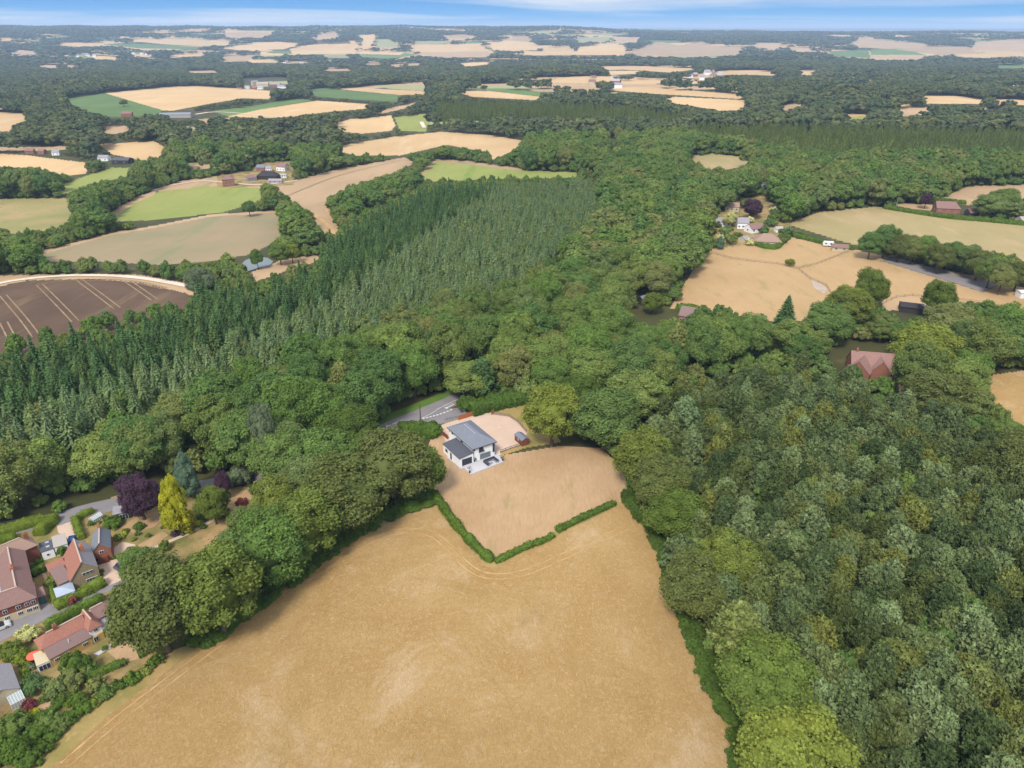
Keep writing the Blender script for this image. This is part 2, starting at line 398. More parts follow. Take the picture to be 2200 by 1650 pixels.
# picture-space lookup used only to find where no tree may stand
RS = 2.0; RX0, RY0 = -400, -60; RW, RH = 1550, 1150
yy, xx = np.mgrid[0:RH, 0:RW]; XX = xx * RS + RX0; YY = yy * RS + RY0
NOFIT = np.zeros((RH, RW), np.uint8)
def burn(poly, val, arr=NOFIT):
    p = np.asarray(poly, float)
    x0, x1 = int(max(0, (p[:, 0].min() - RX0) / RS - 1)), int(min(RW, (p[:, 0].max() - RX0) / RS + 2))
    y0, y1 = int(max(0, (p[:, 1].min() - RY0) / RS - 1)), int(min(RH, (p[:, 1].max() - RY0) / RS + 2))
    if x1 <= x0 or y1 <= y0: return
    m = inpoly(XX[y0:y1, x0:x1], YY[y0:y1, x0:x1], p); arr[y0:y1, x0:x1][m] = val
for kind, p in polys:
    if kind == 'brown': p = np.array([(-250, 640), (0, 615), (60, 602), (200, 599), (300, 607), (400, 630), (418, 640), (320, 662), (160, 702), (0, 748), (-250, 830)])
    burn(p, 1)
CLEAR = """
-250,1190 0,1130 90,1108 170,1090 190,1075 240,1060 330,1030 500,1030 560,1040 640,1110 560,1250 500,1390 345,1412 200,1522 90,1620 30,1700 -200,1800
772,958 790,925 830,893 900,866 985,836 1020,868 1100,866 1180,855 1240,900 1240,960 1060,985 930,1000 912,945
1180,740 1215,722 1222,732 1196,752
1530,480 1560,440 1590,430 1640,440 1700,480 1700,500 1830,540 1740,520 1620,520 1530,532
1365,640 1400,640 1440,660 1500,672 1480,692 1430,690 1340,700 1310,690 1300,680 1365,660
1805,736 1952,742 1952,796 1900,800 1805,792
1630,382 1665,385 1665,402 1640,405
1300,315 1340,315 1340,332 1295,332
470,376 516,372 516,402 470,402
530,375 600,374 620,350 628,352 628,396 530,396
552,356 592,352 592,370 552,370
1860,640 2000,640 2000,690 1930,680
45,320 140,312 140,338 45,336
520,168 622,164 622,190 520,192
355,240 400,240 470,236 470,252 360,258
2000,430 2100,430 2110,470 2000,462
200,330 290,340 290,354 200,350
510,555 590,545 590,578 520,580
"""
for ln in CLEAR.strip().splitlines(): burn([[float(v) for v in q.split(',')] for q in ln.split()], 2)
# terrain grid, dense towards the photographer's side of the place
azs = np.concatenate([np.radians(np.arange(-180, -56, 6.0)), np.radians(np.arange(-52, 52.01, 0.09)), np.radians(np.arange(56, 180.1, 6.2))])
azs[0] = -pi; azs[-1] = pi
ds = [2.0, 12, 25, 38]
while ds[-1] < 9500:
    d = ds[-1]; ds.append(d + min(1.15 / 726 * (d * d + HC * HC) / HC, 0.0062 * d) if d > 40 else d + .4)
while ds[-1] < 30000: ds.append(ds[-1] * 1.03)
ds = np.array(ds); na, nd = len(azs), len(ds)
AZ, DD = np.meshgrid(azs, ds); VX = np.sin(AZ) * DD; VY = np.cos(AZ) * DD
VZ = hgt(VX, VY); V = np.stack([VX, VY, VZ], -1).reshape(-1, 3)
i = np.arange((nd - 1) * (na - 1)); r_, c_ = i // (na - 1), i % (na - 1)
a0 = r_ * na + c_; Q = np.stack([a0, a0 + 1, a0 + na + 1, a0 + na], -1)
FC = V[Q].mean(1); fid = np.zeros(len(Q), int)
for k, (kind, p) in enumerate(polys):
    q = p.copy(); n = len(q); dens = []
    for j in range(n):
        a_, b_ = q[j], q[(j + 1) % n]; s = max(1, int(np.hypot(*(b_ - a_)) / 12))
        for u in range(s): dens.append(a_ + (b_ - a_) * u / s)
    dens = np.array(dens); w = G(dens[:, 0], dens[:, 1])[:, :2]
    bb = (FC[:, 0] >= w[:, 0].min()) & (FC[:, 0] <= w[:, 0].max()) & (FC[:, 1] >= w[:, 1].min()) & (FC[:, 1] <= w[:, 1].max())
    idx = np.nonzero(bb)[0]
    if len(idx): fid[idx[inpoly(FC[idx, 0], FC[idx, 1], w)]] = k + 1
def sub_mesh(name, faces):
    u, inv = np.unique(faces, return_inverse=True)
    return np_mesh(name, V[u], inv.reshape(faces.shape), smooth=True)
M_['ground'] = ground_mat('woodland_floor', rgb((66, 70, 38), .7), rgb((88, 84, 48), .7), rgb((108, 98, 60), .7), 0.02, 0.4, (1, 1, 1), 0, 0.12)
# beyond 1500 m the country is parcelled: some parcels are fields, some woods, with hedges on the seams
from mathutils import kdtree
def parcels():
    P_ = []
    y = 1300.0
    while y < 10500:
        sx, sy = (190, 130) if y < 3400 else (330, 230)
        if y > 6000: sx, sy = 520, 380
        for k in range(-int(y * .95 / sx) - 1, int(y * .95 / sx) + 2): P_.append(((k + R.uniform(-.4, .4)) * sx, y + R.uniform(-.4, .4) * sy))
        y += sy
    return np.array(P_)
PAR = parcels(); XS = .62
rk = np.random.default_rng(21); u_ = rk.random(len(PAR)); patchy = np.sin(PAR[:, 0] / 800 + 1) * np.sin(PAR[:, 1] / 620)
prob = np.where(PAR[:, 1] < 3500, np.where(PAR[:, 0] > 0, .42, .22), .68) + .12 * patchy; cs = rk.random(len(PAR))
PK = np.where(u_ < prob, np.select([cs < .50, cs < .74, cs < .88], [1, 2, 3], 4), 0)
kd = kdtree.KDTree(len(PAR))
for i_, p_ in enumerate(PAR): kd.insert((p_[0] * XS, p_[1], 0), i_)
kd.balance()
def parcel(x, y):
    """parcel kind and distance to the seam"""
    k = np.zeros(len(x), int); s_ = np.zeros(len(x))
    for i_ in range(len(x)):
        r = kd.find_n((x[i_] * XS, y[i_], 0), 2); k[i_] = PK[r[0][1]]; s_[i_] = r[1][2] - r[0][2]
        if k[i_] and PK[r[1][1]] == k[i_] and s_[i_] < 25: s_[i_] = 25 if (r[0][1] + r[1][1]) % 3 == 0 else s_[i_]
    return k, s_
fdist = np.hypot(FC[:, 0], FC[:, 1]); fi_ = np.nonzero((fid == 0) & (fdist > 1500) & (fdist < 9300) & (FC[:, 1] > 0) & (np.abs(FC[:, 0]) < FC[:, 1]))[0]
pk, ps = parcel(FC[fi_, 0], FC[fi_, 1]); fid[fi_[pk > 0]] = -pk[pk > 0]
for k_, nm, mt in ((1, 'far_stubble_fields', 'straw'), (2, 'far_dry_pastures', 'tan'), (3, 'far_green_fields', 'green'), (4, 'far_pastures', 'pale')):
    tag(mkobj(nm, sub_mesh(nm, Q[fid == -k_]), M_[mt]), kind='structure')
tag(mkobj('ground', sub_mesh('ground', Q[fid == 0]), M_['ground']), kind='structure')
NAMEOF = dict(straw='stubble_field', tan='dry_pasture', green='green_field', bright='green_meadow', pale='pasture', olive='olive_field', rough='rough_meadow',
              brown='brown_field', paddock='paddock', ripe='barley_field', lawn='lawn', otan='dry_pasture', verge='grass_verge', garden='garden_ground', arena='riding_arena_surface')
for k, (kind, p) in enumerate(polys):
    f = Q[fid == k + 1]
    if len(f): tag(mkobj(NAMEOF[kind], sub_mesh(NAMEOF[kind], f), M_[kind]), kind='structure')
# ------------------------------------------------------------------ strips and flat sheets laid on the terrain
def dens_line(pts, step=1.5, closed=False):
    pts = np.asarray(pts, float); out = []
    for a_, b_ in zip(pts[:-1], pts[1:]):
        n = max(1, int(np.hypot(*(b_ - a_)[:2]) / step))
        for u in range(n): out.append(a_ + (b_ - a_) * u / n)
    out.append(pts[-1]); return np.array(out)
def smooth_line(pts, it=2):
    pts = np.asarray(pts, float)
    for _ in range(it):
        a_, b_ = pts[:-1], pts[1:]
        pts = np.concatenate([pts[:1], np.stack([a_ * .75 + b_ * .25, a_ * .25 + b_ * .75], 1).reshape(-1, pts.shape[1]), pts[-1:]])
    return pts
def strip(name, px, width, mat, lift=0.05, off=0.0, smooth=2, world=False, wob=0.0, link=True):
    w = np.asarray(px, float) if world else G(*np.array(px, float).T)[:, :2]
    if smooth: w = smooth_line(w, smooth)
    w = dens_line(w, max(1.0, width * .6))
    t = np.gradient(w, axis=0); t /= np.linalg.norm(t, axis=1)[:, None] + 1e-9; nrm = np.stack([-t[:, 1], t[:, 0]], -1)
    ww = width * (1 + wob * R.uniform(-1, 1, len(w)))[:, None] / 2
    a_ = w + nrm * (off + ww); b_ = w + nrm * (off - ww)
    va = np.column_stack([a_, hgt(*a_.T) + lift]); vb = np.column_stack([b_, hgt(*b_.T) + lift]); n = len(w)
    q = np.array([[j, j + n, j + n + 1, j + 1] for j in range(n - 1)])
    return tag(mkobj(name, np_mesh(name, np.concatenate([va, vb]), q), mat), kind='structure')
def sheet(name, px, mat, lift=0.05, world=False, thick=0.0):
    w = np.asarray(px, float) if world else G(*np.array(px, float).T)[:, :2]
    z = hgt(*w.T) + lift; n = len(w)
    vs = [tuple(v) for v in np.column_stack([w, z])]; fs = [tuple(range(n))]
    if thick:
        vs += [(v[0], v[1], v[2] - thick) for v in vs]
        fs += [(j, (j + 1) % n, n + (j + 1) % n, n + j) for j in range(n)]
    me = bpy.data.meshes.new(name); me.from_pydata(vs, [], fs); me.update()
    import bmesh
    bm = bmesh.new(); bm.from_mesh(me); bmesh.ops.recalc_face_normals(bm, faces=bm.faces)
    if not thick and bm.faces:
        bm.faces.ensure_lookup_table()
        if bm.faces[0].normal.z < 0: bmesh.ops.reverse_faces(bm, faces=bm.faces)
    bm.to_mesh(me); bm.free()
    return tag(mkobj(name, me, mat), kind='structure')
# ------------------------------------------------------------------ foliage meshes
def unit(v): return v / (np.linalg.norm(v, axis=-1, keepdims=True) + 1e-9)
def leaf_quads(c, n, size, asp=1.0, up=None):
    """quads centred c, normal n; up: preferred long direction"""
    k = len(c); n = unit(n)
    ref = unit(R.normal(size=(k, 3))) if up is None else up
    a = unit(np.cross(n, ref)); b = np.cross(n, a) if up is None else unit(ref - n * (ref * n).sum(1)[:, None])
    s = (np.asarray(size) * np.ones(k))[:, None] / 2
    v = np.stack([c - a * s - b * s * asp * .4, c + a * s - b * s * asp * .4, c + a * s * .45 + b * s * asp, c - a * s * .45 + b * s * asp], 1)
    return v.reshape(-1, 3), np.arange(4 * k).reshape(k, 4)
_ico = {}
def ico(sub):
    if sub not in _ico:
        import bmesh
        bm = bmesh.new(); bmesh.ops.create_icosphere(bm, subdivisions=sub, radius=1)
        _ico[sub] = (np.array([v.co[:] for v in bm.verts]), np.array([[v.index for v in f.verts] for f in bm.faces])); bm.free()
    return _ico[sub]
class Acc:
    def __init__(s): s.v = []; s.f3 = []; s.f4 = []; s.l3 = []; s.l4 = []; s.n = 0
    def add(s, v, f, lv=None):
        f = np.asarray(f) + s.n; l = R.random(len(f)) if lv is None else np.ones(len(f)) * lv
        s.v.append(v); s.n += len(v)
        if f.shape[1] == 3: s.f3.append(f); s.l3.append(l)
        else: s.f4.append(f); s.l4.append(l)
    def mesh(s, name):
        fs = []; ls = []
        if s.f3: fs.append(np.concatenate(s.f3)); ls.append(np.concatenate(s.l3))
        if s.f4: fs.append(np.concatenate(s.f4)); ls.append(np.concatenate(s.l4))
        return np_mesh(name, np.concatenate(s.v), fs, lv=np.concatenate(ls))
def rdir(k, zmin=-1.0):
    z = R.uniform(zmin, 1, k); a = R.uniform(0, 2 * pi, k); r = np.sqrt(1 - z * z)
    return np.stack([r * np.cos(a), r * np.sin(a), z], -1)
def broad(name, H=16, Rr=6, lobes=46, leaves=7000, size=.5, base=.22, zmin=-.45, spiky=0.0, flat=1.0, core=1):
    """crown of a broad-leaved tree: leafy lobes over an uneven dome"""
    A = Acc(); cz = H * (base + 1) / 2; hz = H * (1 - base) / 2
    d = rdir(lobes, zmin)
    # spread the lobes evenly
    for _ in range(12):
        df = d[:, None] - d[None]; q = (df ** 2).sum(-1) + np.eye(lobes); d = unit(d + .02 * (df / (q ** 1.5)[..., None]).sum(1)); d[:, 2] = np.maximum(d[:, 2], zmin)
    k = R.uniform(.66, .86, lobes)[:, None]
    c = d * k * np.array([Rr, Rr, hz * flat]) + np.array([0, 0, cz]); c += R.normal(size=(lobes, 3)) * Rr * .07
    lr = R.uniform(.17, .38, lobes) * Rr
    if core:
        iv, jf = ico(2 if core > 1 else 1)
        A.add(iv * np.array([Rr * .72, Rr * .72, hz * .78]) + np.array([0, 0, cz]), jf, .35)
        for j in range(lobes): A.add(iv * lr[j] * R.uniform(.7, .9, (len(iv), 1)) + c[j], jf)
    per = (lr ** 2); per = np.maximum(3, (per / per.sum() * leaves).astype(int)); own = np.repeat(np.arange(lobes), per)
    ld = rdir(len(own)); outw = unit(c[own] - np.array([0, 0, cz - hz * .25]))
    fl = (ld * outw).sum(1) < -.25; ld[fl] *= -1
    rad = R.uniform(.78, 1.12, len(own)); rad = np.where(R.random(len(own)) < .1, rad * 1.2, rad)
    pos = c[own] + ld * (lr[own] * rad)[:, None]; pos[:, 2] = np.maximum(pos[:, 2], H * base * .8)
    nn = ld * .8 + outw * .3 + R.normal(size=ld.shape) * (.45 + spiky) + np.array([0, 0, .35])
    v, f = leaf_quads(pos, nn, size * R.uniform(.6, 1.35, len(own)))
    A.add(v, f, np.clip(R.random(len(own)) * .7 + R.random(lobes)[own] * .3, 0, 1))
    return A.mesh(name)
def spruce(name, H=20, Rr=2.7, tiers=17, per=11, size=.5, base=.1, droop=.25, leaves=6):
    A = Acc()
    for t in range(tiers):
        u = t / (tiers - 1); z = H * (base + (1 - base) * (u ** .95)); r = Rr * (1 - u) ** .85 + .12
        nb = max(4, int(per * (1 - u * .6))); a0 = R.uniform(0, 6.3)
        for b in range(nb):
            a = a0 + b * 2 * pi / nb + R.normal() * .15; L = r * R.uniform(.72, 1.15)
            k = max(2, int(leaves * (L / Rr) + 1)); s = np.linspace(.25, 1, k)
            p = np.stack([np.cos(a) * L * s, np.sin(a) * L * s, z - droop * L * s ** 1.6 + R.normal(size=k) * .06 + .25 * L * s], -1)
            dirr = np.array([np.cos(a), np.sin(a), -.15]); n = np.array([np.cos(a) * .25, np.sin(a) * .25, 1]) + R.normal(size=(k, 3)) * .35
            w = size * (1.15 - .55 * s) * (1 + .5 * (1 - u)); v, f = leaf_quads(p, n, w * 1.6, 1.5, up=np.tile(unit(dirr), (k, 1)))
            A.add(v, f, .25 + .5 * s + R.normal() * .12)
    nn = 8; a = np.arange(nn) * 2 * pi / nn
    for t in range(6):   # inner mass of twigs
        z0, z1 = H * (base + (1 - base) * t / 6), H * (base + (1 - base) * (t + 1) / 6); r0 = Rr * .62 * (1 - t / 6) ** .9 + .1
        ring = np.stack([np.cos(a) * r0 * R.uniform(.75, 1.15, nn), np.sin(a) * r0 * R.uniform(.75, 1.15, nn), np.full(nn, z0)], -1)
        v = np.concatenate([ring, [[0, 0, z1 + H * .06]]]); A.add(v, [[j, (j + 1) % nn, nn] for j in range(nn)], .3)
    v = np.array([[-.12, 0, H * .93], [.12, 0, H * .93], [0, .05, H * 1.04]]); A.add(v, [[0, 1, 2]], .7)
    return A.mesh(name)
def pine(name, H=10, Rr=3.1, plumes=60, per=30, size=.22, base=.12, sharp=1.0):
    """young pine: up-swept plumes of needles over a rounded, uneven dome"""
    A = Acc(); iv, jf = ico(2)
    A.add(iv * np.array([Rr * .66, Rr * .66, H * .40]) * R.uniform(.8, 1.1, (len(iv), 1)) + np.array([0, 0, H * .48]), jf, .25)
    for j in range(plumes):
        u = ((j + .5) / plumes) ** .62; z = H * (base + (1 - base) * u * .96); r = Rr * (1 - u ** (3.2 / sharp)) ** .6 * R.uniform(.72, 1.06) + .12
        a = j * 2.399963 + R.normal() * .3; out_ = np.array([np.cos(a), np.sin(a), 0]); tip = out_ * r + np.array([0, 0, z])
        ax = unit(out_ * (1 - u) * .9 + np.array([0, 0, .75])); pl = R.uniform(.8, 1.35)
        k = per; s = R.uniform(-.9, 1, k); dirs = unit(ax + R.normal(size=(k, 3)) * .5)
        p = tip + ax * (s * pl)[:, None] * .6 + R.normal(size=(k, 3)) * (.34 * (1.15 - s) * .75)[:, None]
        nrm = R.normal(size=(k, 3)) * .6 + out_ * .5 + np.array([0, 0, .5])
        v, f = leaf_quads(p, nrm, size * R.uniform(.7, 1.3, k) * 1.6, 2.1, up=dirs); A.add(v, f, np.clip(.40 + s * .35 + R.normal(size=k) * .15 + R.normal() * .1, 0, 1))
    return A.mesh(name)
def trunk_mesh(name, H, r, limbs=4, top=.6, n=7, Rr=4):
    A = Acc(); a = np.arange(n) * 2 * pi / n
    def tube(p0, p1, r0, r1):
        p0, p1 = np.array(p0, float), np.array(p1, float); d = unit(p1 - p0); e = unit(np.cross(d, [.3, .9, .1])); g = np.cross(d, e)
        ring = lambda p, q: p + (np.cos(a)[:, None] * e + np.sin(a)[:, None] * g) * q
        A.add(np.concatenate([ring(p0, r0), ring(p1, r1)]), [[j, (j + 1) % n, n + (j + 1) % n, n + j] for j in range(n)], .5)
    tube((0, 0, -.4), (0, 0, H * .12), r * 1.35, r); tube((0, 0, H * .12), (.1, .05, H * top * .6), r, r * .75); tube((.1, .05, H * top * .6), (0, .1, H * top), r * .75, r * .35)
    for j in range(limbs):
        g = j * 2.4 + .5; z = H * top * R.uniform(.45, .75); tube((0.05, 0, z), (cos(g) * Rr * .6, sin(g) * Rr * .6, z + H * .22), r * .45, r * .14)
    return A.mesh(name)
BARK = plain_mat('bark', rgb((110, 96, 80), .6), .2, 2.0, stretch=(1, 1, .2))
g = lambda r, gg, b: rgb((r, gg, b), 1.0)
LM = dict(
    wood=leaf_mat('woodland_leaves', [g(95, 118, 60), g(114, 131, 66), g(88, 114, 62), g(122, 136, 70), g(101, 120, 70), g(122, 126, 73), g(93, 118, 58), g(109, 122, 64), g(83, 109, 60), g(99, 124, 60)]),
    fresh=leaf_mat('fresh_green_leaves', [g(89, 106, 47), g(99, 112, 49), g(83, 102, 47)]),
    lime=leaf_mat('yellow_green_leaves', [g(120, 130, 57), g(126, 135, 63)]),
    oak=leaf_mat('oak_leaves', [g(108, 118, 55), g(98, 114, 53)]),
    brownish=leaf_mat('dull_brownish_leaves', [g(95, 104, 56), g(100, 108, 60)]),
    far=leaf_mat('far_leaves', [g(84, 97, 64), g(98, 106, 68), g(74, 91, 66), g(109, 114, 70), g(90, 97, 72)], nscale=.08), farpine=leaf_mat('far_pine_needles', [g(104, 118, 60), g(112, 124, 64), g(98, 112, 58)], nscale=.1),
    spruced=leaf_mat('dark_spruce_needles', [g(81, 107, 63), g(88, 114, 67), g(77, 105, 65), g(93, 116, 67)]),
    sprucep=leaf_mat('grey_green_spruce_needles', [g(112, 132, 87), g(120, 138, 95), g(102, 126, 82), g(116, 132, 82)]),
    pine=leaf_mat('pine_needles', [g(97, 113, 71), g(123, 137, 92), g(87, 97, 52), g(89, 104, 66), g(102, 111, 59), g(122, 139, 93), g(73, 86, 48), g(118, 123, 62), g(102, 118, 75), g(72, 88, 52)], leafvar=.4),
    gold=leaf_mat('golden_conifer_sprays', [g(158, 158, 46), g(162, 162, 50)], .3),
    purple=leaf_mat('purple_beech_leaves', [g(84, 62, 76), g(78, 58, 70)]),
    blue=leaf_mat('blue_grey_conifer_sprays', [g(96, 118, 94), g(100, 122, 98)]),
    silver=leaf_mat('silvery_leaves', [g(112, 124, 92), g(104, 116, 86)]),
    larch=leaf_mat('larch_needles', [g(130, 136, 78), g(122, 132, 74)]),
    hedge=leaf_mat('hedge_leaves', [g(90, 113, 46), g(81, 105, 46)], .3),
    yhedge=leaf_mat('clipped_golden_hedge_leaves', [g(110, 126, 50), g(104, 122, 48)], .25),
    cream=leaf_mat('variegated_shrub_leaves', [g(196, 194, 130), g(184, 184, 120)]),
    red=leaf_mat('red_shrub_leaves', [g(130, 72, 66), g(120, 66, 70)]),
    yellow=leaf_mat('yellow_shrub_leaves', [g(190, 190, 62), g(178, 180, 60)]),
    under=leaf_mat('bracken_leaves', [g(80, 102, 45), g(73, 91, 38)]))
def mset(prefix, fn, n, mat, **kw):
    r = []
    for j in range(n):
        k = {q: (v[j % len(v)] if isinstance(v, list) else v) for q, v in kw.items()}
        me = fn('%s_%d' % (prefix, j), **k); me.materials.append(LM[mat]); r.append(me)
    return r
S = {}
S['oak_hi'] = mset('broadleaf_crown', broad, 6, 'wood', lobes=[44, 56, 34, 50, 28, 64], leaves=13000, size=.37, spiky=[0, .2, 0, .4, .5, .1], flat=[1, 1.05, .92, 1, 1.12, .95], zmin=-.5)
S['oak_mid'] = mset('broadleaf_crown_mid', broad, 4, 'wood', lobes=[30, 36, 26, 32], leaves=2600, size=.75)
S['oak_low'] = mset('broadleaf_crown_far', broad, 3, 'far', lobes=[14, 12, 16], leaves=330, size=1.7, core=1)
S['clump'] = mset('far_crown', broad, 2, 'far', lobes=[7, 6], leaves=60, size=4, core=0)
for me in S['clump']: pass
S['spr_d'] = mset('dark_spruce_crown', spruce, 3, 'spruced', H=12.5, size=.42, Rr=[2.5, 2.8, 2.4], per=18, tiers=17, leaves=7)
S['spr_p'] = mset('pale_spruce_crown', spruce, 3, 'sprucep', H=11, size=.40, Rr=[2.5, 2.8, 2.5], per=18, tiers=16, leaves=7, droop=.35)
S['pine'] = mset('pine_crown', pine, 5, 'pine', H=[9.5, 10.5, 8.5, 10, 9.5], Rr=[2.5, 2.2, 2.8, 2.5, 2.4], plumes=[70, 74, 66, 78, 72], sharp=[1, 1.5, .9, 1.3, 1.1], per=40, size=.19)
S['bush'] = mset('bush_crown', broad, 2, 'wood', H=4, Rr=2.2, lobes=[16, 20], leaves=1100, size=.36, base=.02, zmin=-.2)
TR = {}
for nme, H, r in (('oak', 16, .38), ('spruce', 11, .2), ('pine', 10, .18)):
    TR[nme] = trunk_mesh(nme + '_trunk', H, r, 4 if nme == 'oak' else 0, .62 if nme == 'oak' else .8); TR[nme].materials.append(BARK)
# ------------------------------------------------------------------ where trees stand
def look(px, py):
    ix = ((px - RX0) / RS).astype(int); iy = ((py - RY0) / RS).astype(int)
    ok = (ix >= 0) & (ix < RW) & (iy >= 0) & (iy < RH)
    r = np.zeros(px.shape, int); r[ok] = NOFIT[iy[ok], ix[ok]]; return r
def inview(x, y, z, m=90):
    px, py, dep = P(x, y, z); return (px > -m) & (px < 2200 + m) & (py > -50) & (py < 1650 + 1.2 * m) & (dep > 5)
def grid(sp, d0, d1, amax=57):
    n = int(d1 / sp) + 1; gx, gy = np.meshgrid(np.arange(-int(n * .75), int(n * .75) + 1), np.arange(0, n))
    gx = gx.ravel() + .5 * (gy.ravel() % 2); gy = gy.ravel() * .92
    x = (gx + R.uniform(-.33, .33, gx.size)) * sp; y = (gy + R.uniform(-.33, .33, gx.size)) * sp
    d = np.hypot(x, y); ok = (d >= d0) & (d < d1) & (np.abs(np.degrees(np.arctan2(x, y))) < amax); return x[ok], y[ok]
def fits(x, y, H, Rr, strict=True):
    z = hgt(x, y); bad = look(*P(x, y, z)[:2]) > 0
    for sx, sz in ((0, .95), (0, .5), (-.75, .5), (.75, .5)):
        bad |= look(*P(x + sx * Rr, y, z + sz * H)[:2]) > 0
    bad |= look(*P(x, y - Rr * .7, z + .12 * H)[:2]) > 0
    return ~bad
def poly(s): return [[float(v) for v in q.split(',')] for q in s.split()]
PINEZ = poly("1345,1010 1385,930 1425,850 1480,810 1600,785 1720,780 1800,800 1830,822 1960,862 2080,900 2180,955 3900,1000 5200,2600 2300,2600 1740,2100 1590,1650 1500,1400 1440,1270 1390,1150")
DARKZ = poly("-250,805 0,705 150,662 320,628 425,610 600,580 720,490 850,430 960,385 1060,372 1065,395 940,460 850,520 740,590 600,650 470,705 320,750 150,800 0,850 -250,950")
PALEZ = poly("-250,950 0,850 150,800 320,750 470,705 600,650 740,590 850,520 940,460 1065,380 1150,368 1290,380 1300,425 1250,480 1190,520 1130,585 1060,605 960,610 850,650 700,705 560,745 400,805 200,860 0,930 -250,1030")
FARP = poly("930,215 1060,208 1350,222 1480,240 1480,256 1200,258 930,258")
LARZ = poly("1480,258 1760,262 2240,268 2240,335 2000,330 1800,335 1600,300 1480,285")
def zone(x, y, h, z): px, py, _ = P(x, y, hgt(x, y) + h); return inpoly(px, py, z)
def scatter(name, x, y, sc, idx, srcs, label=None):
    """one mass of plants: points carrying instances of the crowns"""
    me = bpy.data.meshes.new(name); n = len(x); me.vertices.add(n)
    me.vertices.foreach_set('co', np.column_stack([x, y, hgt(x, y) - .1]).astype(np.float32).ravel())
    a = me.attributes.new('scl', 'FLOAT_VECTOR', 'POINT'); a.data.foreach_set('vector', np.asarray(sc, np.float32).ravel())
    a = me.attributes.new('rot', 'FLOAT_VECTOR', 'POINT'); rr = np.zeros((n, 3), np.float32); rr[:, 2] = R.uniform(0, 6.28, n); a.data.foreach_set('vector', rr.ravel())
    a = me.attributes.new('idx', 'INT', 'POINT'); a.data.foreach_set('value', np.asarray(idx, np.int32))
    lib = bpy.data.collections.new(name + '_plants')
    for j, s in enumerate(srcs): lib.objects.link(bpy.data.objects.new('%s_plant_%02d' % (name, j), s))
    ng = bpy.data.node_groups.new(name, 'GeometryNodeTree'); ng.interface.new_socket('Geometry', in_out='INPUT', socket_type='NodeSocketGeometry'); ng.interface.new_socket('Geometry', in_out='OUTPUT', socket_type='NodeSocketGeometry')
    gi, go, ip, ci = [ng.nodes.new(q) for q in ('NodeGroupInput', 'NodeGroupOutput', 'GeometryNodeInstanceOnPoints', 'GeometryNodeCollectionInfo')]
    ci.inputs['Collection'].default_value = lib; ci.inputs['Separate Children'].default_value = True; ci.inputs['Reset Children'].default_value = True
    ip.inputs['Pick Instance'].default_value = True
    def na(nm, ty):
        q = ng.nodes.new('GeometryNodeInputNamedAttribute'); q.data_type = ty; q.inputs['Name'].default_value = nm
        return [s for s in q.outputs if s.enabled and s.name == 'Attribute'][0]
    k = ng.links.new
    k(gi.outputs[0], ip.inputs['Points']); k(ci.outputs[0], ip.inputs['Instance']); k(na('idx', 'INT'), ip.inputs['Instance Index'])
    er = ng.nodes.new('FunctionNodeEulerToRotation'); k(na('rot', 'FLOAT_VECTOR'), er.inputs[0]); k(er.outputs[0], ip.inputs['Rotation'])
    k(na('scl', 'FLOAT_VECTOR'), ip.inputs['Scale']); k(ip.outputs[0], go.inputs[0])
    o = mkobj(name, me); md = o.modifiers.new('instances', 'NODES'); md.node_group = ng
    return tag(o, label, kind='stuff')
def tree(name, label, cat, x, y, s, me, trunk, group=None, parts=True, z=None):
    """s = (sx, sy, sz); one tree: an empty at its foot with crown and trunk, or one crown mesh where it is small"""
    z = float(hgt(x, y)) if z is None else z; rz = random.uniform(0, 6.28)
    if parts:
        e = mkobj(name, None, loc=(x, y, z)); e.rotation_euler = (0, 0, rz); e.scale = s; e.empty_display_size = .5
        mkobj('crown', me, parent=e); mkobj('trunk', trunk, parent=e)
    else:
        e = mkobj(name, me, loc=(x, y, z)); e.rotation_euler = (0, 0, rz); e.scale = s
    return tag(e, label, cat, group)
HANDPX = []     # (px, py, rpx) discs kept free for the hand-placed trees
def free(x, y, H):
    px, py, dep = P(x, y, hgt(x, y) + H * .55); ok = np.ones(px.shape, bool)
    for a, b, r in HANDPX: ok &= np.hypot(px - a, py - b) > r * .8
    return ok
# ------------------------------------------------------------------ trees one can point at
_mc = {}
def recol(me, mat):
    k = (me.name, mat)
    if k not in _mc:
        c = me.copy(); c.name = me.name; c.materials.clear(); c.materials.append(LM[mat]); _mc[k] = c
    return _mc[k]
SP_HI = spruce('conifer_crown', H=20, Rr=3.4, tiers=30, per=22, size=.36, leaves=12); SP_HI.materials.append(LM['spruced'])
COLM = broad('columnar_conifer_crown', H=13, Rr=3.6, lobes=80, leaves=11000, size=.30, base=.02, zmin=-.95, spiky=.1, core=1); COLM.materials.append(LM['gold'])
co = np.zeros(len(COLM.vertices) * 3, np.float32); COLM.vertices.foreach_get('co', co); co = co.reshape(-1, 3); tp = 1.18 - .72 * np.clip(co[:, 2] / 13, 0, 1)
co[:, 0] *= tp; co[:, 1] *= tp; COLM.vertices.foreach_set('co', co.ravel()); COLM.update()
LARCH = pine('larch_crown', H=14, Rr=3.6, plumes=120, per=44, size=.24, sharp=1.6); LARCH.materials.append(LM['larch'])
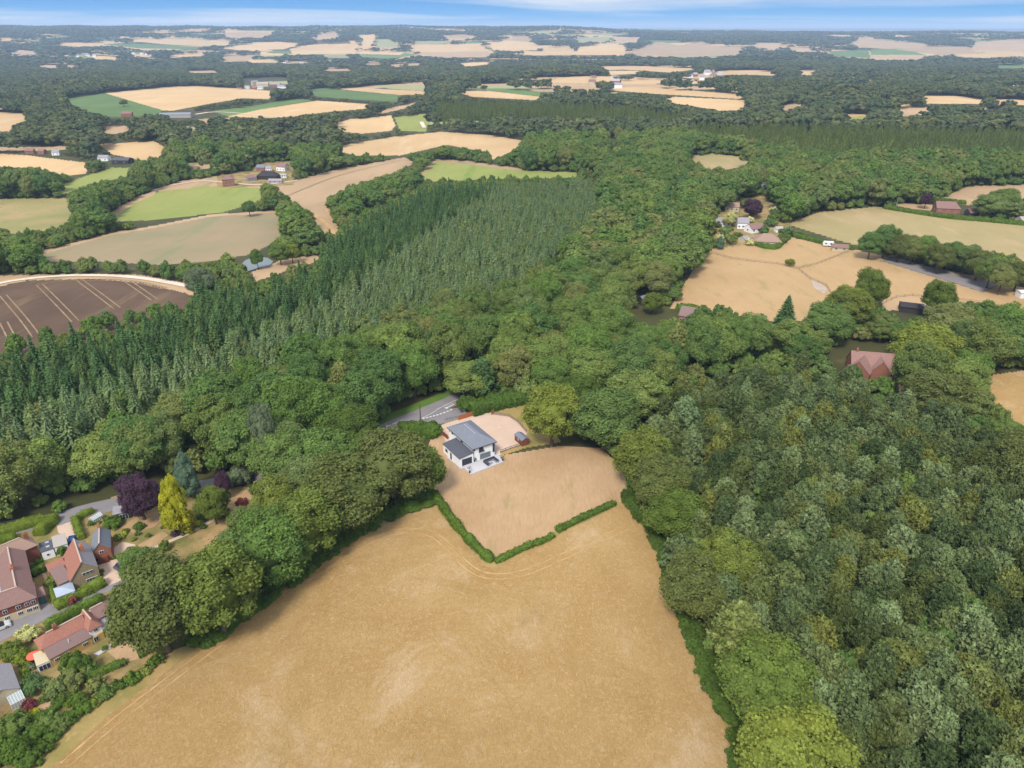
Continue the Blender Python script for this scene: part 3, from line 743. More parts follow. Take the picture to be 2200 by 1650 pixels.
HT = """
548,1140,52,12,oak0,wood,broadleaf_tree|mid green tree between the small flagged garden and the hedgerow oaks|tree
600,1080,58,14,oak2,oak,broadleaf_tree|rounded tree right of the far garden lawn with the red-leaved shrub|tree
655,1042,60,14,oak1,wood,broadleaf_tree|dense green tree behind the round field-edge tree, below the slim golden conifer|tree
335,1302,92,18,oak0,brownish,oak_tree|huge oak with a brown-tinged crown overhanging the end of the tiled cottage row|oak
462,1268,92,18,oak1,oak,oak_tree|huge green oak leaning over the stubble edge, next to the brown-tinged oak|oak
300,1212,40,9,oak2,wood,broadleaf_tree|small dull green tree beside the parked car at the end of the gravel drive|tree
575,1178,85,16,oak3,wood,broadleaf_tree|broad round green tree midway along the field edge above the two huge oaks|tree
650,1128,80,16,oak1,oak,broadleaf_tree|round green tree on the field edge between the garden lawn and the beeches|tree
500,1205,55,13,oak2,wood,broadleaf_tree|shorter green tree tucked behind the huge green oak|tree
735,1060,95,17,oak3,brownish,beech_tree|large dark beech with drooping olive branches on the field edge, lowest of the beeches|beech
700,990,75,17,oak2,wood,beech_tree|dark beech farther into the clump left of the white house|beech
840,1000,88,17,oak3,brownish,beech_tree|large olive beech nearest to the white house's side wall|beech
905,1010,50,12,oak1,oak,broadleaf_tree|green tree at the top end of the dark hedge beside the white house|tree
752,918,58,13,oak0,fresh,broadleaf_tree|bright pale green round tree left of the visible road bend|tree
563,935,28,19,oak3,silver,poplar_tree|tall silvery white-leaved tree standing out of the dark wood|poplar
297,1066,44,11,oak1,purple,copper_beech|dark purple round copper beech beside the garden summerhouse|beech
455,1080,32,10,oak2,fresh,broadleaf_tree|small dark green round tree right of the golden conifer|tree
478,1040,16,7,oak1,purple,purple_shrub|dark purple shrub behind the garden, between blue-grey conifer and laurels|shrub
1455,1108,66,11,oak1,fresh,broadleaf_tree|bright green dome-shaped tree by the right-hand end of the paddock hedge|tree
1490,1258,72,14,oak3,brownish,hornbeam_tree|olive drooping-branched tree on the right edge of the barley|hornbeam
1562,1205,62,14,oak2,oak,broadleaf_tree|mid green tree just behind the olive drooping tree at the barley edge|tree
1660,1470,104,13,oak0,oak,oak_tree|very large mid-green oak at the lower right edge of the barley|oak
1715,1640,118,14,oak1,lime,oak_tree|very large yellow-green oak cut by the bottom of the picture|oak
1385,985,66,15,oak3,oak,beech_tree|tall olive beech at the top right corner of the parched lawn|beech
1420,1035,60,14,oak2,brownish,beech_tree|dull olive beech just above the bright green dome-shaped tree|beech
1187,888,58,17,oak3,lime,ash_tree|pale yellow-green ash right of the gravel drive and shed|ash
1250,850,45,15,oak2,fresh,broadleaf_tree|vivid green tree directly behind the pale ash|tree
1300,895,70,17,oak0,wood,broadleaf_tree|dark green tree over the top edge of the parched lawn|tree
1365,850,60,15,oak3,wood,broadleaf_tree|large dull green tree between the parched lawn and the mixed wood|tree
1990,745,66,15,oak1,lime,lime_tree|bright yellow-green round tree right of the red-roofed manor house|lime
2012,838,66,14,oak3,brownish,beech_tree|wide olive-brown beech below the bright yellow-green tree|beech
2185,985,60,15,oak3,brownish,beech_tree|olive-brown beech at the right edge under the small ochre field|beech
1825,655,48,16,oak0,oak,broadleaf_tree|dark olive tree at the lower corner of the dry paddocks|tree
1872,618,36,16,oak1,fresh,broadleaf_tree|green tree rising highest over the lower corner of the dry paddocks|tree
1780,690,48,15,oak2,wood,broadleaf_tree|green tree left of the group at the lower paddock corner|tree
2018,640,32,15,oak1,fresh,broadleaf_tree|round dark green tree right of the black stable|tree
2040,690,50,15,oak2,wood,broadleaf_tree|green tree just below the black stable|tree
430,602,30,13,oak2,silver,willow_tree|grey-green willow at the corner of the brown field|willow
626,540,16,9,oak1,lime,willow_tree|yellow-green willow by the pond|willow
600,540,20,11,oak0,wood,broadleaf_tree|dark round tree by the pond next to the yellow willow|tree
551,552,13,10,oak2,wood,broadleaf_tree|small dark tree at the left end of the pond|tree
577,409,16,17,oak0,wood,broadleaf_tree|lone tall dark tree right of the bright green meadow|tree
533,437,14,10,oak2,wood,broadleaf_tree|lone smaller dark tree at the bottom right of the bright green meadow|tree
265,219,9,10,oak1,wood,broadleaf_tree|single small tree in the middle of the far green field|tree
1618,446,19,11,oak0,purple,copper_beech|round dark purple beech among the gardens beyond the wood|beech
1568,470,14,8,oak1,cream,variegated_tree|cream-leaved tree beside the bungalow gardens|tree
1872,524,26,13,oak0,wood,broadleaf_tree|first tree from the left in the row between the pasture and the riding arena|tree
1905,516,30,15,oak1,wood,broadleaf_tree|second, tallest tree from the left in the row between the pasture and the riding arena|tree
1935,529,26,13,oak2,brownish,broadleaf_tree|third tree from the left in the row between the pasture and the riding arena|tree
1962,534,26,13,oak3,wood,broadleaf_tree|fourth tree from the left in the row between the pasture and the riding arena|tree
1990,534,27,13,oak0,wood,broadleaf_tree|fifth tree from the left in the row between the pasture and the riding arena|tree
2020,552,28,13,oak1,brownish,broadleaf_tree|sixth tree from the left in the row between the pasture and the riding arena|tree
2048,544,30,13,oak2,wood,broadleaf_tree|seventh tree from the left in the row between the pasture and the riding arena|tree
2078,552,30,13,oak3,wood,broadleaf_tree|eighth tree from the left in the row between the pasture and the riding arena|tree
2105,566,28,13,oak0,brownish,broadleaf_tree|ninth tree from the left in the row between the pasture and the riding arena|tree
2130,582,28,13,oak1,wood,broadleaf_tree|tenth tree from the left in the row between the pasture and the riding arena|tree
2155,596,24,13,oak2,wood,broadleaf_tree|eleventh tree from the left in the row between the pasture and the riding arena|tree
2190,589,32,13,oak3,brownish,broadleaf_tree|twelfth tree from the left in the row between the pasture and the riding arena|tree
1403,650,22,8,oak1,fresh,broadleaf_tree|round deep green tree in front of the small blue-roofed shed|tree
1345,682,15,5,oak2,yellow,golden_shrub|bright yellow shrub beside the hidden road|shrub
1698,563,11,3,oak3,lime,willow_shrub|lone willowy shrub in the middle of the dry paddocks|shrub
2130,440,34,13,oak0,wood,broadleaf_tree|big round tree right of the brick farmhouse and its garage|tree
2160,425,30,13,oak2,wood,broadleaf_tree|tree behind the big round tree by the brick farmhouse|tree
1990,430,12,9,oak1,purple,copper_beech|dark purple tree left of the brick farmhouse|beech
"""
for ln in HT.strip().splitlines():
    a, lab, cat = ln.split('|'); a = a.split(',')
    px, py, rp, H = [float(v) for v in a[:4]]; j = int(a[4][-1]); HANDPX.append((px, py, rp))
    w = G(px, py, .58 * H); z0 = float(hgt(w[0], w[1])); w = G(px, py, .58 * H + z0); dep = P(w[0], w[1], .58 * H + z0)[2]
    rm = rp * dep / FPX; me = recol(S['oak_hi'][j], a[5])
    tree(a[6], lab, cat, w[0], w[1], (rm / 6, rm / 6, H / 16), me, TR['oak'])
CT = """
374,1080,33,16,col,gold,golden_conifer|tall golden-yellow conifer in the garden, the brightest tree of the village
600,1008,16,10,col,gold,golden_conifer|slim golden conifer among the laurels, far from the big golden one
397,1018,29,13,col,blue,cypress_tree|blue-grey rounded cypress behind the tall golden conifer
1583,1362,52,13,lar,larch,larch_tree|pale yellow-green larch above the very large mid-green oak
1690,672,24,13,spr,spruced,spruce_tree|dark pointed spruce at the lower edge of the dry paddocks
735,838,30,17,lar,larch,spruce_tree|olive spruce rising from the broadleaf wood left of the road bend
812,852,18,13,spr,spruced,spruce_tree|narrow spruce at the roadside left of the bend
1035,815,32,13,lar,spruced,spruce_tree|dark cedar-like conifer over the junction corner
1470,905,34,14,lar,sprucep,spruce_tree|silvery spruce at the top left of the pine plantation
1455,742,22,14,lar,larch,larch_tree|golden larch poking out of the roadside oak wood
1600,860,26,14,spr,sprucep,spruce_tree|blue-grey spruce behind the pine plantation
1548,520,10,7,col,blue,cypress_tree|small blue-grey cypress in the bungalow gardens
"""
for ln in CT.strip().splitlines():
    a, lab = ln.split('|'); a = a.split(','); px, py, rp, H = [float(v) for v in a[:4]]; HANDPX.append((px, py, rp))
    w = G(px, py, .5 * H); z0 = float(hgt(w[0], w[1])); w = G(px, py, .5 * H + z0); dep = P(w[0], w[1], .5 * H + z0)[2]; rm = rp * dep / FPX
    if a[4] == 'col': tree(a[6], lab, 'conifer', w[0], w[1], (rm / 3.6, rm / 3.6, H / 13), recol(COLM, a[5]), TR['pine'])
    elif a[4] == 'lar': tree(a[6], lab, 'conifer', w[0], w[1], (rm / 3.6, rm / 3.6, H / 14), recol(LARCH, a[5]), TR['pine'])
    else: tree(a[6], lab, 'conifer', w[0], w[1], (rm / 3.2, rm / 3.2, H / 20), recol(SP_HI, a[5]), TR['spruce'])
# ------------------------------------------------------------------ plantations and woods
def plant(kind, x, y, h, sc, near, srcs, srcs_far, trunk, name, label, cat, group, mass, hi_d=260, mass_label=None):
    """the `near` nearest ones become trees of their own, the rest one mass"""
    dd = np.hypot(x, y); vis = inview(x, y, hgt(x, y) + h * .5, 0); o = np.argsort(np.where(vis, dd, 1e9)); a, b = o[:near], o[near:]
    for i in a:
        if not vis[i]: continue
        j = int(R.integers(len(srcs))); me = srcs[j] if dd[i] < hi_d or srcs_far is None else srcs_far[j % len(srcs_far)]
        tree(name, label, cat, float(x[i]), float(y[i]), tuple(sc[i]), me, trunk, group, parts=dd[i] < 330)
    far = srcs_far or srcs
    if len(b): scatter(mass, x[b], y[b], sc[b], R.integers(0, len(far), len(b)), far, mass_label)
# pines
x, y = grid(4.7, 62, 330); ok = zone(x, y, 8, PINEZ) & fits(x, y, 10, 1.5) & free(x, y, 11); x, y = x[ok], y[ok]
s = R.uniform(.72, 1.2, len(x)); sc = np.column_stack([s, s, s * R.uniform(.85, 1.15, len(x))])
plant('pine', x, y, 10, sc, 300, S['pine'], S['pine'], TR['pine'], 'pine_tree', 'blue-green or olive pine, one of the crowd filling the plantation right of the barley', 'pine',
      'pines of the plantation right of the barley field', 'pine_plantation', mass_label='farther pines of the plantation right of the barley field')
npine = len(x)
# spruces
x, y = grid(4.5, 120, 800); okd = zone(x, y, 12, DARKZ) & fits(x, y, 13, 1.4) & free(x, y, 13); xd, yd = x[okd], y[okd]
s = R.uniform(.72, 1.12, len(xd)); sc = np.column_stack([s, s, s * R.uniform(.8, 1.2, len(xd))])
plant('spruce', xd, yd, 17, sc, 300, S['spr_d'], S['spr_d'], TR['spruce'], 'spruce_tree', 'dark green pointed spruce in the dark belt along the far side of the plantation', 'spruce',
      'dark spruces of the belt beside the brown field', 'dark_spruce_belt', mass_label='farther dark spruces of the belt')
okp = zone(x, y, 11, PALEZ) & ~okd & fits(x, y, 12, 1.4) & free(x, y, 12); xp, yp = x[okp], y[okp]
s = R.uniform(.68, 1.12, len(xp)); sc = np.column_stack([s, s, s * R.uniform(.8, 1.2, len(xp))])
plant('spruce', xp, yp, 17, sc, 300, S['spr_p'], S['spr_p'], TR['spruce'], 'grey_spruce_tree', 'grey-green feathery spruce in the pale middle of the long plantation', 'spruce',
      'pale spruces of the long plantation', 'pale_spruce_plantation', mass_label='farther pale spruces of the plantation')
# broad-leaved wood, near
EX = [PINEZ, DARKZ, PALEZ, FARP, LARZ]
x, y = grid(10.6, 70, 800); ok = np.ones(len(x), bool)
for k, zz in enumerate(EX):
    for h_ in ((2, 9, 12), (1, 9, 18), (1, 9, 18), (12,), (12,))[k]: ok &= ~zone(x, y, h_, zz)
ok &= free(x, y, 14); x, y = x[ok], y[ok]
H = np.full(len(x), 0.0); left = np.arctan2(x, y) < radians(4)
for h_ in (17, 13, 9, 6, 3.5):
    f = (H == 0) & fits(x, y, h_, h_ * .43); H[f] = h_
ok = (H > 0) & ((H > 5) | (R.random(len(x)) < .8)); fs_ = (P(x, y, hgt(x, y))[0] < 760) & (P(x, y, hgt(x, y))[1] < 610); ok &= ~fs_ | (H < 9) | (R.random(len(x)) < .78)
x, y, H = x[ok], y[ok], H[ok]
H = H * R.uniform(.72, 1.15, len(x)); rr = np.where(H > 10, R.uniform(.82, 1.32, len(x)), R.uniform(.85, 1.15, len(x)) * H / 10)
sc = np.column_stack([rr * R.uniform(.88, 1.12, len(x)), rr, H / 16]); ux, uy, _ = P(x, y, hgt(x, y))
field_side = (ux < 760) & (uy < 610)
a = ~field_side
plant('wood', x[a], y[a], 14, sc[a], 300, S['oak_hi'], S['oak_mid'], TR['oak'], 'woodland_tree', 'rounded green broad-leaved tree, one of the close-set crowns of the wood round the white house', 'tree',
      'broad-leaved trees of the wood', 'broadleaf_wood', hi_d=300, mass_label='farther broad-leaved trees of the wood')
a = field_side
plant('hedgerow', x[a], y[a], 12, sc[a], 300, S['oak_mid'], S['oak_mid'], TR['oak'], 'hedgerow_tree', 'dark green hedgerow tree standing between the farm fields left of the spruce plantation', 'tree',
      'hedgerow trees between the left-hand fields', 'hedgerow_trees', mass_label='farther hedgerow trees and copses')
# gaps filled with lower growth so the wood floor reads green
x, y = grid(6.0, 70, 780); ok = fits(x, y, 4, 1.8) & (look(*P(x, y, hgt(x, y))[:2]) == 0); x, y = x[ok], y[ok]
s = R.uniform(.7, 1.5, len(x)); scatter('undergrowth', x, y, np.column_stack([s, s, s * R.uniform(.8, 1.5, len(x))]), R.integers(0, 2, len(x)), S['bush'], 'leafy undergrowth between the trunks of the woods')
# bracken and brambles along the edges of the barley
def edge_scatter(name, px, w0, w1, n, mat, label, smin=.3, smax=.7):
    l_ = dens_line(smooth_line(G(*np.array(px, float).T)[:, :2], 1), .5); t_ = unit(np.gradient(l_, axis=0)); nr = np.stack([-t_[:, 1], t_[:, 0]], -1); i_ = R.integers(0, len(l_), n); p_ = l_[i_] + nr[i_] * R.uniform(w0, w1, n)[:, None]
    s_ = R.uniform(smin, smax, n); scatter(name, p_[:, 0], p_[:, 1], np.column_stack([s_, s_, s_ * R.uniform(.4, .9, n)]), R.integers(0, 2, n), [recol(m, mat) for m in S['bush']], label)
edge_scatter('bracken', [(1350, 1062), (1372, 1085), (1432, 1175), (1468, 1285), (1508, 1385), (1546, 1480), (1588, 1580), (1620, 1670)], -2.0, 0.3, 260, 'under', 'bright green bracken along the right edge of the barley')
edge_scatter('bank_growth', [(935, 1062), (860, 1078), (780, 1120), (700, 1166), (600, 1240), (540, 1282), (450, 1345), (400, 1382)], -.3, 4.5, 330, 'hedge', 'low green growth under the trees on the left edge of the barley', .25, .6)
# far pine stand and larch stand
x, y = grid(8.0, 600, 1500); ok = zone(x, y, 12, FARP) & fits(x, y, 14, 2); xa, ya = x[ok], y[ok]; s = R.uniform(.9, 1.3, len(xa))
scatter('far_pine_stand', xa, ya, np.column_stack([s, s, s * .95]), R.integers(0, 3, len(xa)), [recol(m, 'farpine') for m in S['spr_p']], 'far block of pines beyond the pale fields')
ok = zone(x, y, 12, LARZ) & fits(x, y, 14, 2); xa, ya = x[ok], y[ok]; s = R.uniform(.9, 1.4, len(xa))
LS = [recol(m, 'farpine') for m in S['spr_p']]
scatter('far_larch_wood', xa, ya, np.column_stack([s, s, s * .85]), R.integers(0, 3, len(xa)), LS, 'far larch wood on the right')
# the wooded country beyond
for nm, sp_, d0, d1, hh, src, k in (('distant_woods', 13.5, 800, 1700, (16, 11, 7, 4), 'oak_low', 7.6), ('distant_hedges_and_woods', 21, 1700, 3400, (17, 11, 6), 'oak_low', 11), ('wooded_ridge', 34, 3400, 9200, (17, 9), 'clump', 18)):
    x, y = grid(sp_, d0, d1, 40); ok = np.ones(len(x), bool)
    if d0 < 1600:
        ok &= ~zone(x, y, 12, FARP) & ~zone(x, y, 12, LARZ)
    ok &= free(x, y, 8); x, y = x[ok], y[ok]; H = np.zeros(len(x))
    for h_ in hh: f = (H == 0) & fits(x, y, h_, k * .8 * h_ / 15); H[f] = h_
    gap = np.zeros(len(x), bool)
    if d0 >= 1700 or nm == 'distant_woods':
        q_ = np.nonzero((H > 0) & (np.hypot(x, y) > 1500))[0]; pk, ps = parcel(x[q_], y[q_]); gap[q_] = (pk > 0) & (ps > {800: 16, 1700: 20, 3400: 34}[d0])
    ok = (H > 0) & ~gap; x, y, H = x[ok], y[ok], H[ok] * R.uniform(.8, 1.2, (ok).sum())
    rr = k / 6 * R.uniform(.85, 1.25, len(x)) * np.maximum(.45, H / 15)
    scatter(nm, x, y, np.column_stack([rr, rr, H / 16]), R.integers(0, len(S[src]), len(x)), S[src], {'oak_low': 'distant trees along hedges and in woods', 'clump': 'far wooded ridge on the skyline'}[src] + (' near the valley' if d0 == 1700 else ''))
    print(nm, len(x))
print('pines', npine, 'dark', len(xd), 'pale', len(xp))
# ------------------------------------------------------------------ building kit
import bmesh
def mat_tiles(name, c, var=.14, sc=2.5):
    m, t, b = nodes(name); b.inputs['Roughness'].default_value = .85; w = obj_pos(t)
    col = mix(t, 1.0, c, vscale(t, noise(t, w, sc, 6, .75), 1 - 2 * var, 1 + 2 * var), 'MULTIPLY')
    col = mix(t, ramp(t, [(.56, (0, 0, 0, 1)), (.7, (.4, .4, .4, 1))], noise(t, w, .8, 5, .7)), col, mix(t, 1.0, col, (1.25, 1.28, 1.15, 1), 'MULTIPLY'))
    t.links.new(col, b.inputs['Base Color']); return m
KB = .62
q = lambda r, gg, b, k=KB: rgb((r, gg, b), k)
BM = dict(
    white=plain_mat('white_render', (.72, .72, .71, 1), .03), cream=plain_mat('cream_render', q(222, 205, 170), .06), yellow=plain_mat('ochre_render', q(226, 186, 112), .08),
    brick=mat_tiles('red_brick', q(166, 112, 90), .16, 6), bglass=plain_mat('reflecting_window_glass', (.16, .19, .2, 1), .2, rough=.1), sridge=plain_mat('pale_slate_ridge', q(176, 178, 184), .05), hung=mat_tiles('red_hung_tiles', q(146, 90, 76), .16, 6), stone=mat_tiles('rubble_stone', q(168, 150, 118), .3, 3.2),
    red=mat_tiles('orange_red_tiles', q(180, 124, 106), .24), dred=mat_tiles('dark_red_tiles', q(156, 122, 114), .18), tan=mat_tiles('pinkish_brown_tiles', q(176, 146, 128), .12),
    brown=mat_tiles('brown_tiles', q(150, 124, 118), .12), slate=mat_tiles('grey_slate', q(138, 142, 152), .07, 1.2), dslate=mat_tiles('dark_grey_membrane', q(98, 100, 108), .08, 2),
    lslate=mat_tiles('weathered_grey_slate', q(170, 164, 168), .12), felt=mat_tiles('pale_grey_sheet', q(196, 184, 174), .06), wood=plain_mat('brown_boards', q(138, 84, 62), .2, 4, stretch=(6, 6, .4)),
    black=plain_mat('black_boards', q(70, 64, 66), .15), glass=plain_mat('dark_window_glass', (.03, .035, .045, 1), .1, rough=.12), upvc=plain_mat('white_frames', (.7, .7, .7, 1), .02, rough=.4),
    anthra=plain_mat('dark_grey_frames', (.05, .055, .06, 1), .05, rough=.5), cglass=plain_mat('conservatory_roof_panels', q(190, 202, 216), .06, rough=.2), pot=plain_mat('clay', q(196, 130, 100), .1),
    fence=plain_mat('orange_brown_fence_panels', q(186, 118, 76), .15, 5), rail=plain_mat('weathered_rails', q(150, 130, 112), .15), pole=plain_mat('timber_pole', q(120, 96, 84), .12), ridge=plain_mat('pale_ridge_tiles', q(212, 186, 166), .1),
    metal=plain_mat('grey_metal', q(160, 166, 172), .05, rough=.4, metallic=.3), paint_w=plain_mat('white_paint', (.62, .62, .62, 1), .04), dk=plain_mat('dark_fabric', q(84, 84, 92), .12), lt=plain_mat('light_cushions', q(180, 180, 186), .06))
class Bld:
    def __init__(s, name, label, cat, x, y, z=0.0, group=None):
        s.o = mkobj(name, None, loc=(x, y, z)); s.c = np.array([x, y, z]); tag(s.o, label, cat, group)
    def part(s, name, v, f, mat, parent=None):
        v = np.asarray(v, float) - s.c; me = bpy.data.meshes.new(name); me.from_pydata([tuple(p) for p in v], [], [tuple(int(i) for i in k) for k in f])
        bm = bmesh.new(); bm.from_mesh(me); bmesh.ops.recalc_face_normals(bm, faces=bm.faces); bm.to_mesh(me); bm.free()
        return mkobj(name, me, BM[mat] if isinstance(mat, str) else mat, parent or s.o)
class Fr:
    def __init__(s, o, ex, ey, L_, W_): s.o, s.ex, s.ey, s.L, s.W = np.array(o[:2], float), np.array(ex), np.array(ey), L_, W_
    def __call__(s, u, v, z):
        p = s.o + s.ex * u + s.ey * v; return (p[0], p[1], z)
    def turned(s): return Fr(s.o + s.ex * s.L, s.ey, -s.ex, s.W, s.L)
    def sub(s, u0, v0, L_, W_): return Fr(s.o + s.ex * u0 + s.ey * v0, s.ex, s.ey, L_, W_)
    def mid(s): return s.o + s.ex * s.L / 2 + s.ey * s.W / 2
def frame(p1, p2, z, W_, side=1, inset=0.0):
    a, b = G(*p1, z)[:2], G(*p2, z)[:2]; ex = (b - a) / np.linalg.norm(b - a); ey = np.array([-ex[1], ex[0]]) * side
    return Fr(a + ex * inset + ey * inset, ex, ey, float(np.linalg.norm(b - a)) - 2 * inset, W_ - 2 * inset)
def frame_at(x, y, L_, W_, ang): ex = np.array([cos(radians(ang)), sin(radians(ang))]); ey = np.array([-ex[1], ex[0]]); return Fr(np.array([x, y]) - ex * L_ / 2 - ey * W_ / 2, ex, ey, L_, W_)
def solid(top, th):
    """closed slab under a set of top polygons"""
    vs = []; key = {}; fs = []
    for p in top:
        f = []
        for v in p:
            k = tuple(round(float(c), 3) for c in v)
            if k not in key: key[k] = len(vs); vs.append(v)
            f.append(key[k])
        fs.append(f)
    n = len(vs); vs2 = vs + [(v[0], v[1], v[2] - th) for v in vs]; ed = {}
    for f in fs:
        for a, b in zip(f, f[1:] + f[:1]): ed[(a, b)] = 1
    out = list(fs) + [[i + n for i in reversed(f)] for f in fs]
    for a, b in ed:
        if (b, a) not in ed: out.append([b, a, a + n, b + n])
    return vs2, out
def boxv(fr, u0, u1, v0, v1, z0, z1):
    v = [fr(u, w, z) for z in (z0, z1) for u, w in ((u0, v0), (u1, v0), (u1, v1), (u0, v1))]
    return v, [(0, 3, 2, 1), (4, 5, 6, 7), (0, 1, 5, 4), (1, 2, 6, 5), (2, 3, 7, 6), (3, 0, 4, 7)]
def join(bs):
    V_, F_ = [], []
    for v, f in bs: F_ += [[i + len(V_) for i in k] for k in f]; V_ += list(v)
    return V_, F_
def blk(B, fr, eave, rise, roof='gable', hips=(0, 0), ov=.3, z0=0.0, wall='brick', rm='red', rw=0.0, rs=.5, eave2=None, ridge=None, rname='roof', lower=None, og=.15):
    """one walled block with its roof; rs = where the ridge lies across the width"""
    L_, W_ = fr.L, fr.W; e2 = eave if eave2 is None else eave2; zr = eave + rise; vr = W_ * rs
    base = [fr(0, 0, z0 - .3), fr(L_, 0, z0 - .3), fr(L_, W_, z0 - .3), fr(0, W_, z0 - .3)]
    if roof == 'flat':
        v = base + [fr(0, 0, eave), fr(L_, 0, eave), fr(L_, W_, eave), fr(0, W_, eave)]; f = [(0, 3, 2, 1), (4, 5, 6, 7), (0, 1, 5, 4), (1, 2, 6, 5), (2, 3, 7, 6), (3, 0, 4, 7)]
        top = [[fr(-ov, -ov, eave + .14), fr(L_ + ov, -ov, eave + .14), fr(L_ + ov, W_ + ov, eave + .14 + rise), fr(-ov, W_ + ov, eave + .14 + rise)]]
        if rise: v[6] = fr(L_, W_, eave + rise * .98); v[7] = fr(0, W_, eave + rise * .98)
    else:
        t = [fr(0, 0, eave), fr(L_, 0, eave), fr(L_, W_, e2), fr(0, W_, e2)]
        v = base + t; f = [(0, 3, 2, 1), (0, 1, 5, 4), (2, 3, 7, 6)]
        f.append((1, 2, 6, 5)); f.append((3, 0, 4, 7))
        if not hips[1]: v.append(fr(L_, vr, zr)); f.append((5, 6, len(v) - 1))
        if not hips[0]: v.append(fr(0, vr, zr)); f.append((7, 4, len(v) - 1))
        s1 = rise / vr; s2 = (zr - e2) / (W_ - vr); za, zb = eave - ov * s1 + .1, e2 - ov * s2 + .1; zr += .1
        u0 = (W_ / 2 * hips[0] if hips[0] else -og); u1 = (L_ - W_ / 2 * hips[1] if hips[1] else L_ + og); ua = -ov if hips[0] else -og; ub = L_ + (ov if hips[1] else og)
        A, B_, C, D = fr(ua, -ov, za), fr(ub, -ov, za), fr(ub, W_ + ov, zb), fr(ua, W_ + ov, zb)
        r0a, r1a, r0b, r1b = fr(u0, vr - rw / 2, zr), fr(u1, vr - rw / 2, zr), fr(u0, vr + rw / 2, zr), fr(u1, vr + rw / 2, zr)
        top = [[A, B_, r1a, r0a], [C, D, r0b, r1b]]
        if rw: top.append([r0a, r1a, r1b, r0b])
        if hips[1]: top.append([B_, C, r1b, r1a] if rw else [B_, C, r1a])
        if hips[0]: top.append([D, A, r0a, r0b] if rw else [D, A, r0a])
    B.part('wall', v, f, wall)
    if lower:   # a lower storey in another finish, proud of the wall
        B.part('lower_wall', *join([boxv(fr, -.05, L_ + .05, -.05, -.005, z0, lower[0]), boxv(fr, L_ + .005, L_ + .05, -.004, W_ + .05, z0, lower[0])]), lower[1])
    ro = B.part(rname, *solid(top, .13), rm)
    if ridge and roof != 'flat':
        B.part('ridge', *boxv(fr, u0, u1, vr - .13 - rw / 2, vr + .13 - rw / 2, zr - .02, zr + .09), ridge, ro)
    return ro
def chimney(B, ro, fr, u, v, z0, z1, w=.7, d=.5, n=2, mat='brick'):
    c = B.part('chimney', *boxv(fr, u - w / 2, u + w / 2, v - d / 2, v + d / 2, z0, z1), mat, ro)
    P_ = []
    for i in range(n):
        uu = u + (i - (n - 1) / 2) * .32; P_.append(boxv(fr, uu - .1, uu + .1, v - .1, v + .1, z1, z1 + .28))
    B.part('chimney_pot', *join(P_), 'pot', ro)
def win(B, fr, side, u, z, w, h, n=2, fm='upvc', gm='glass', name='window', rows=1):
    """frame with glass on one wall: f, b, l or r"""
    def bx_(a, b, d0, d1, z0, z1):
        if side == 'f': return boxv(fr, a, b, -d1, -d0, z0, z1)
        if side == 'b': return boxv(fr, a, b, fr.W + d0, fr.W + d1, z0, z1)
        if side == 'r': return boxv(fr, fr.L + d0, fr.L + d1, a, b, z0, z1)
        return boxv(fr, -d1, -d0, a, b, z0, z1)
    d0 = .055; fo = B.part(name, *bx_(u - w / 2, u + w / 2, d0, d0 + .05, z, z + h), fm); t = .06; ps = []
    for i in range(n):
        a = u - w / 2 + t + i * (w - t) / n; b = a + (w - t) / n - t
        for j in range(rows): z0 = z + t + j * (h - t) / rows; ps.append(bx_(a, b, d0 + .055, d0 + .07, z0, z0 + (h - t) / rows - t))
    B.part('pane', *join(ps), gm, fo); return fo
def simple_house(name, label, cat, px, py, L_, W_, ang, eave=3.6, rise=2.0, wall='brick', rm='dred', roof='gable', hips=(0, 0), group=None, wins=3, chim=0, fm='upvc', storeys=1):
    w = G(px, py)[0]; x, y = float(w[0]), float(w[1]); z = float(hgt(x, y))
    B = Bld(name, label, cat, x, y, z, group); fr = frame_at(x, y, L_, W_, ang)
    ro = blk(B, fr, z + eave, rise, roof, hips, z0=z, wall=wall, rm=rm)
    for k in range(wins):
        for s_ in range(storeys): win(B, fr, 'f', L_ * (k + .5) / wins, z + .9 + s_ * 2.3, min(1.1, L_ / wins * .5), 1.0, fm=fm)
    if W_ > 4 and wins: win(B, fr, 'r', W_ / 2, z + .9, 1.0, 1.0, fm=fm); win(B, fr, 'l', W_ / 2, z + .9, 1.0, 1.0, fm=fm)
    for k in range(chim): chimney(B, ro, fr, L_ * (.12 + .76 * k / max(1, chim - 1)), W_ / 2, z + eave + rise * .5, z + eave + rise + .9)
    return B
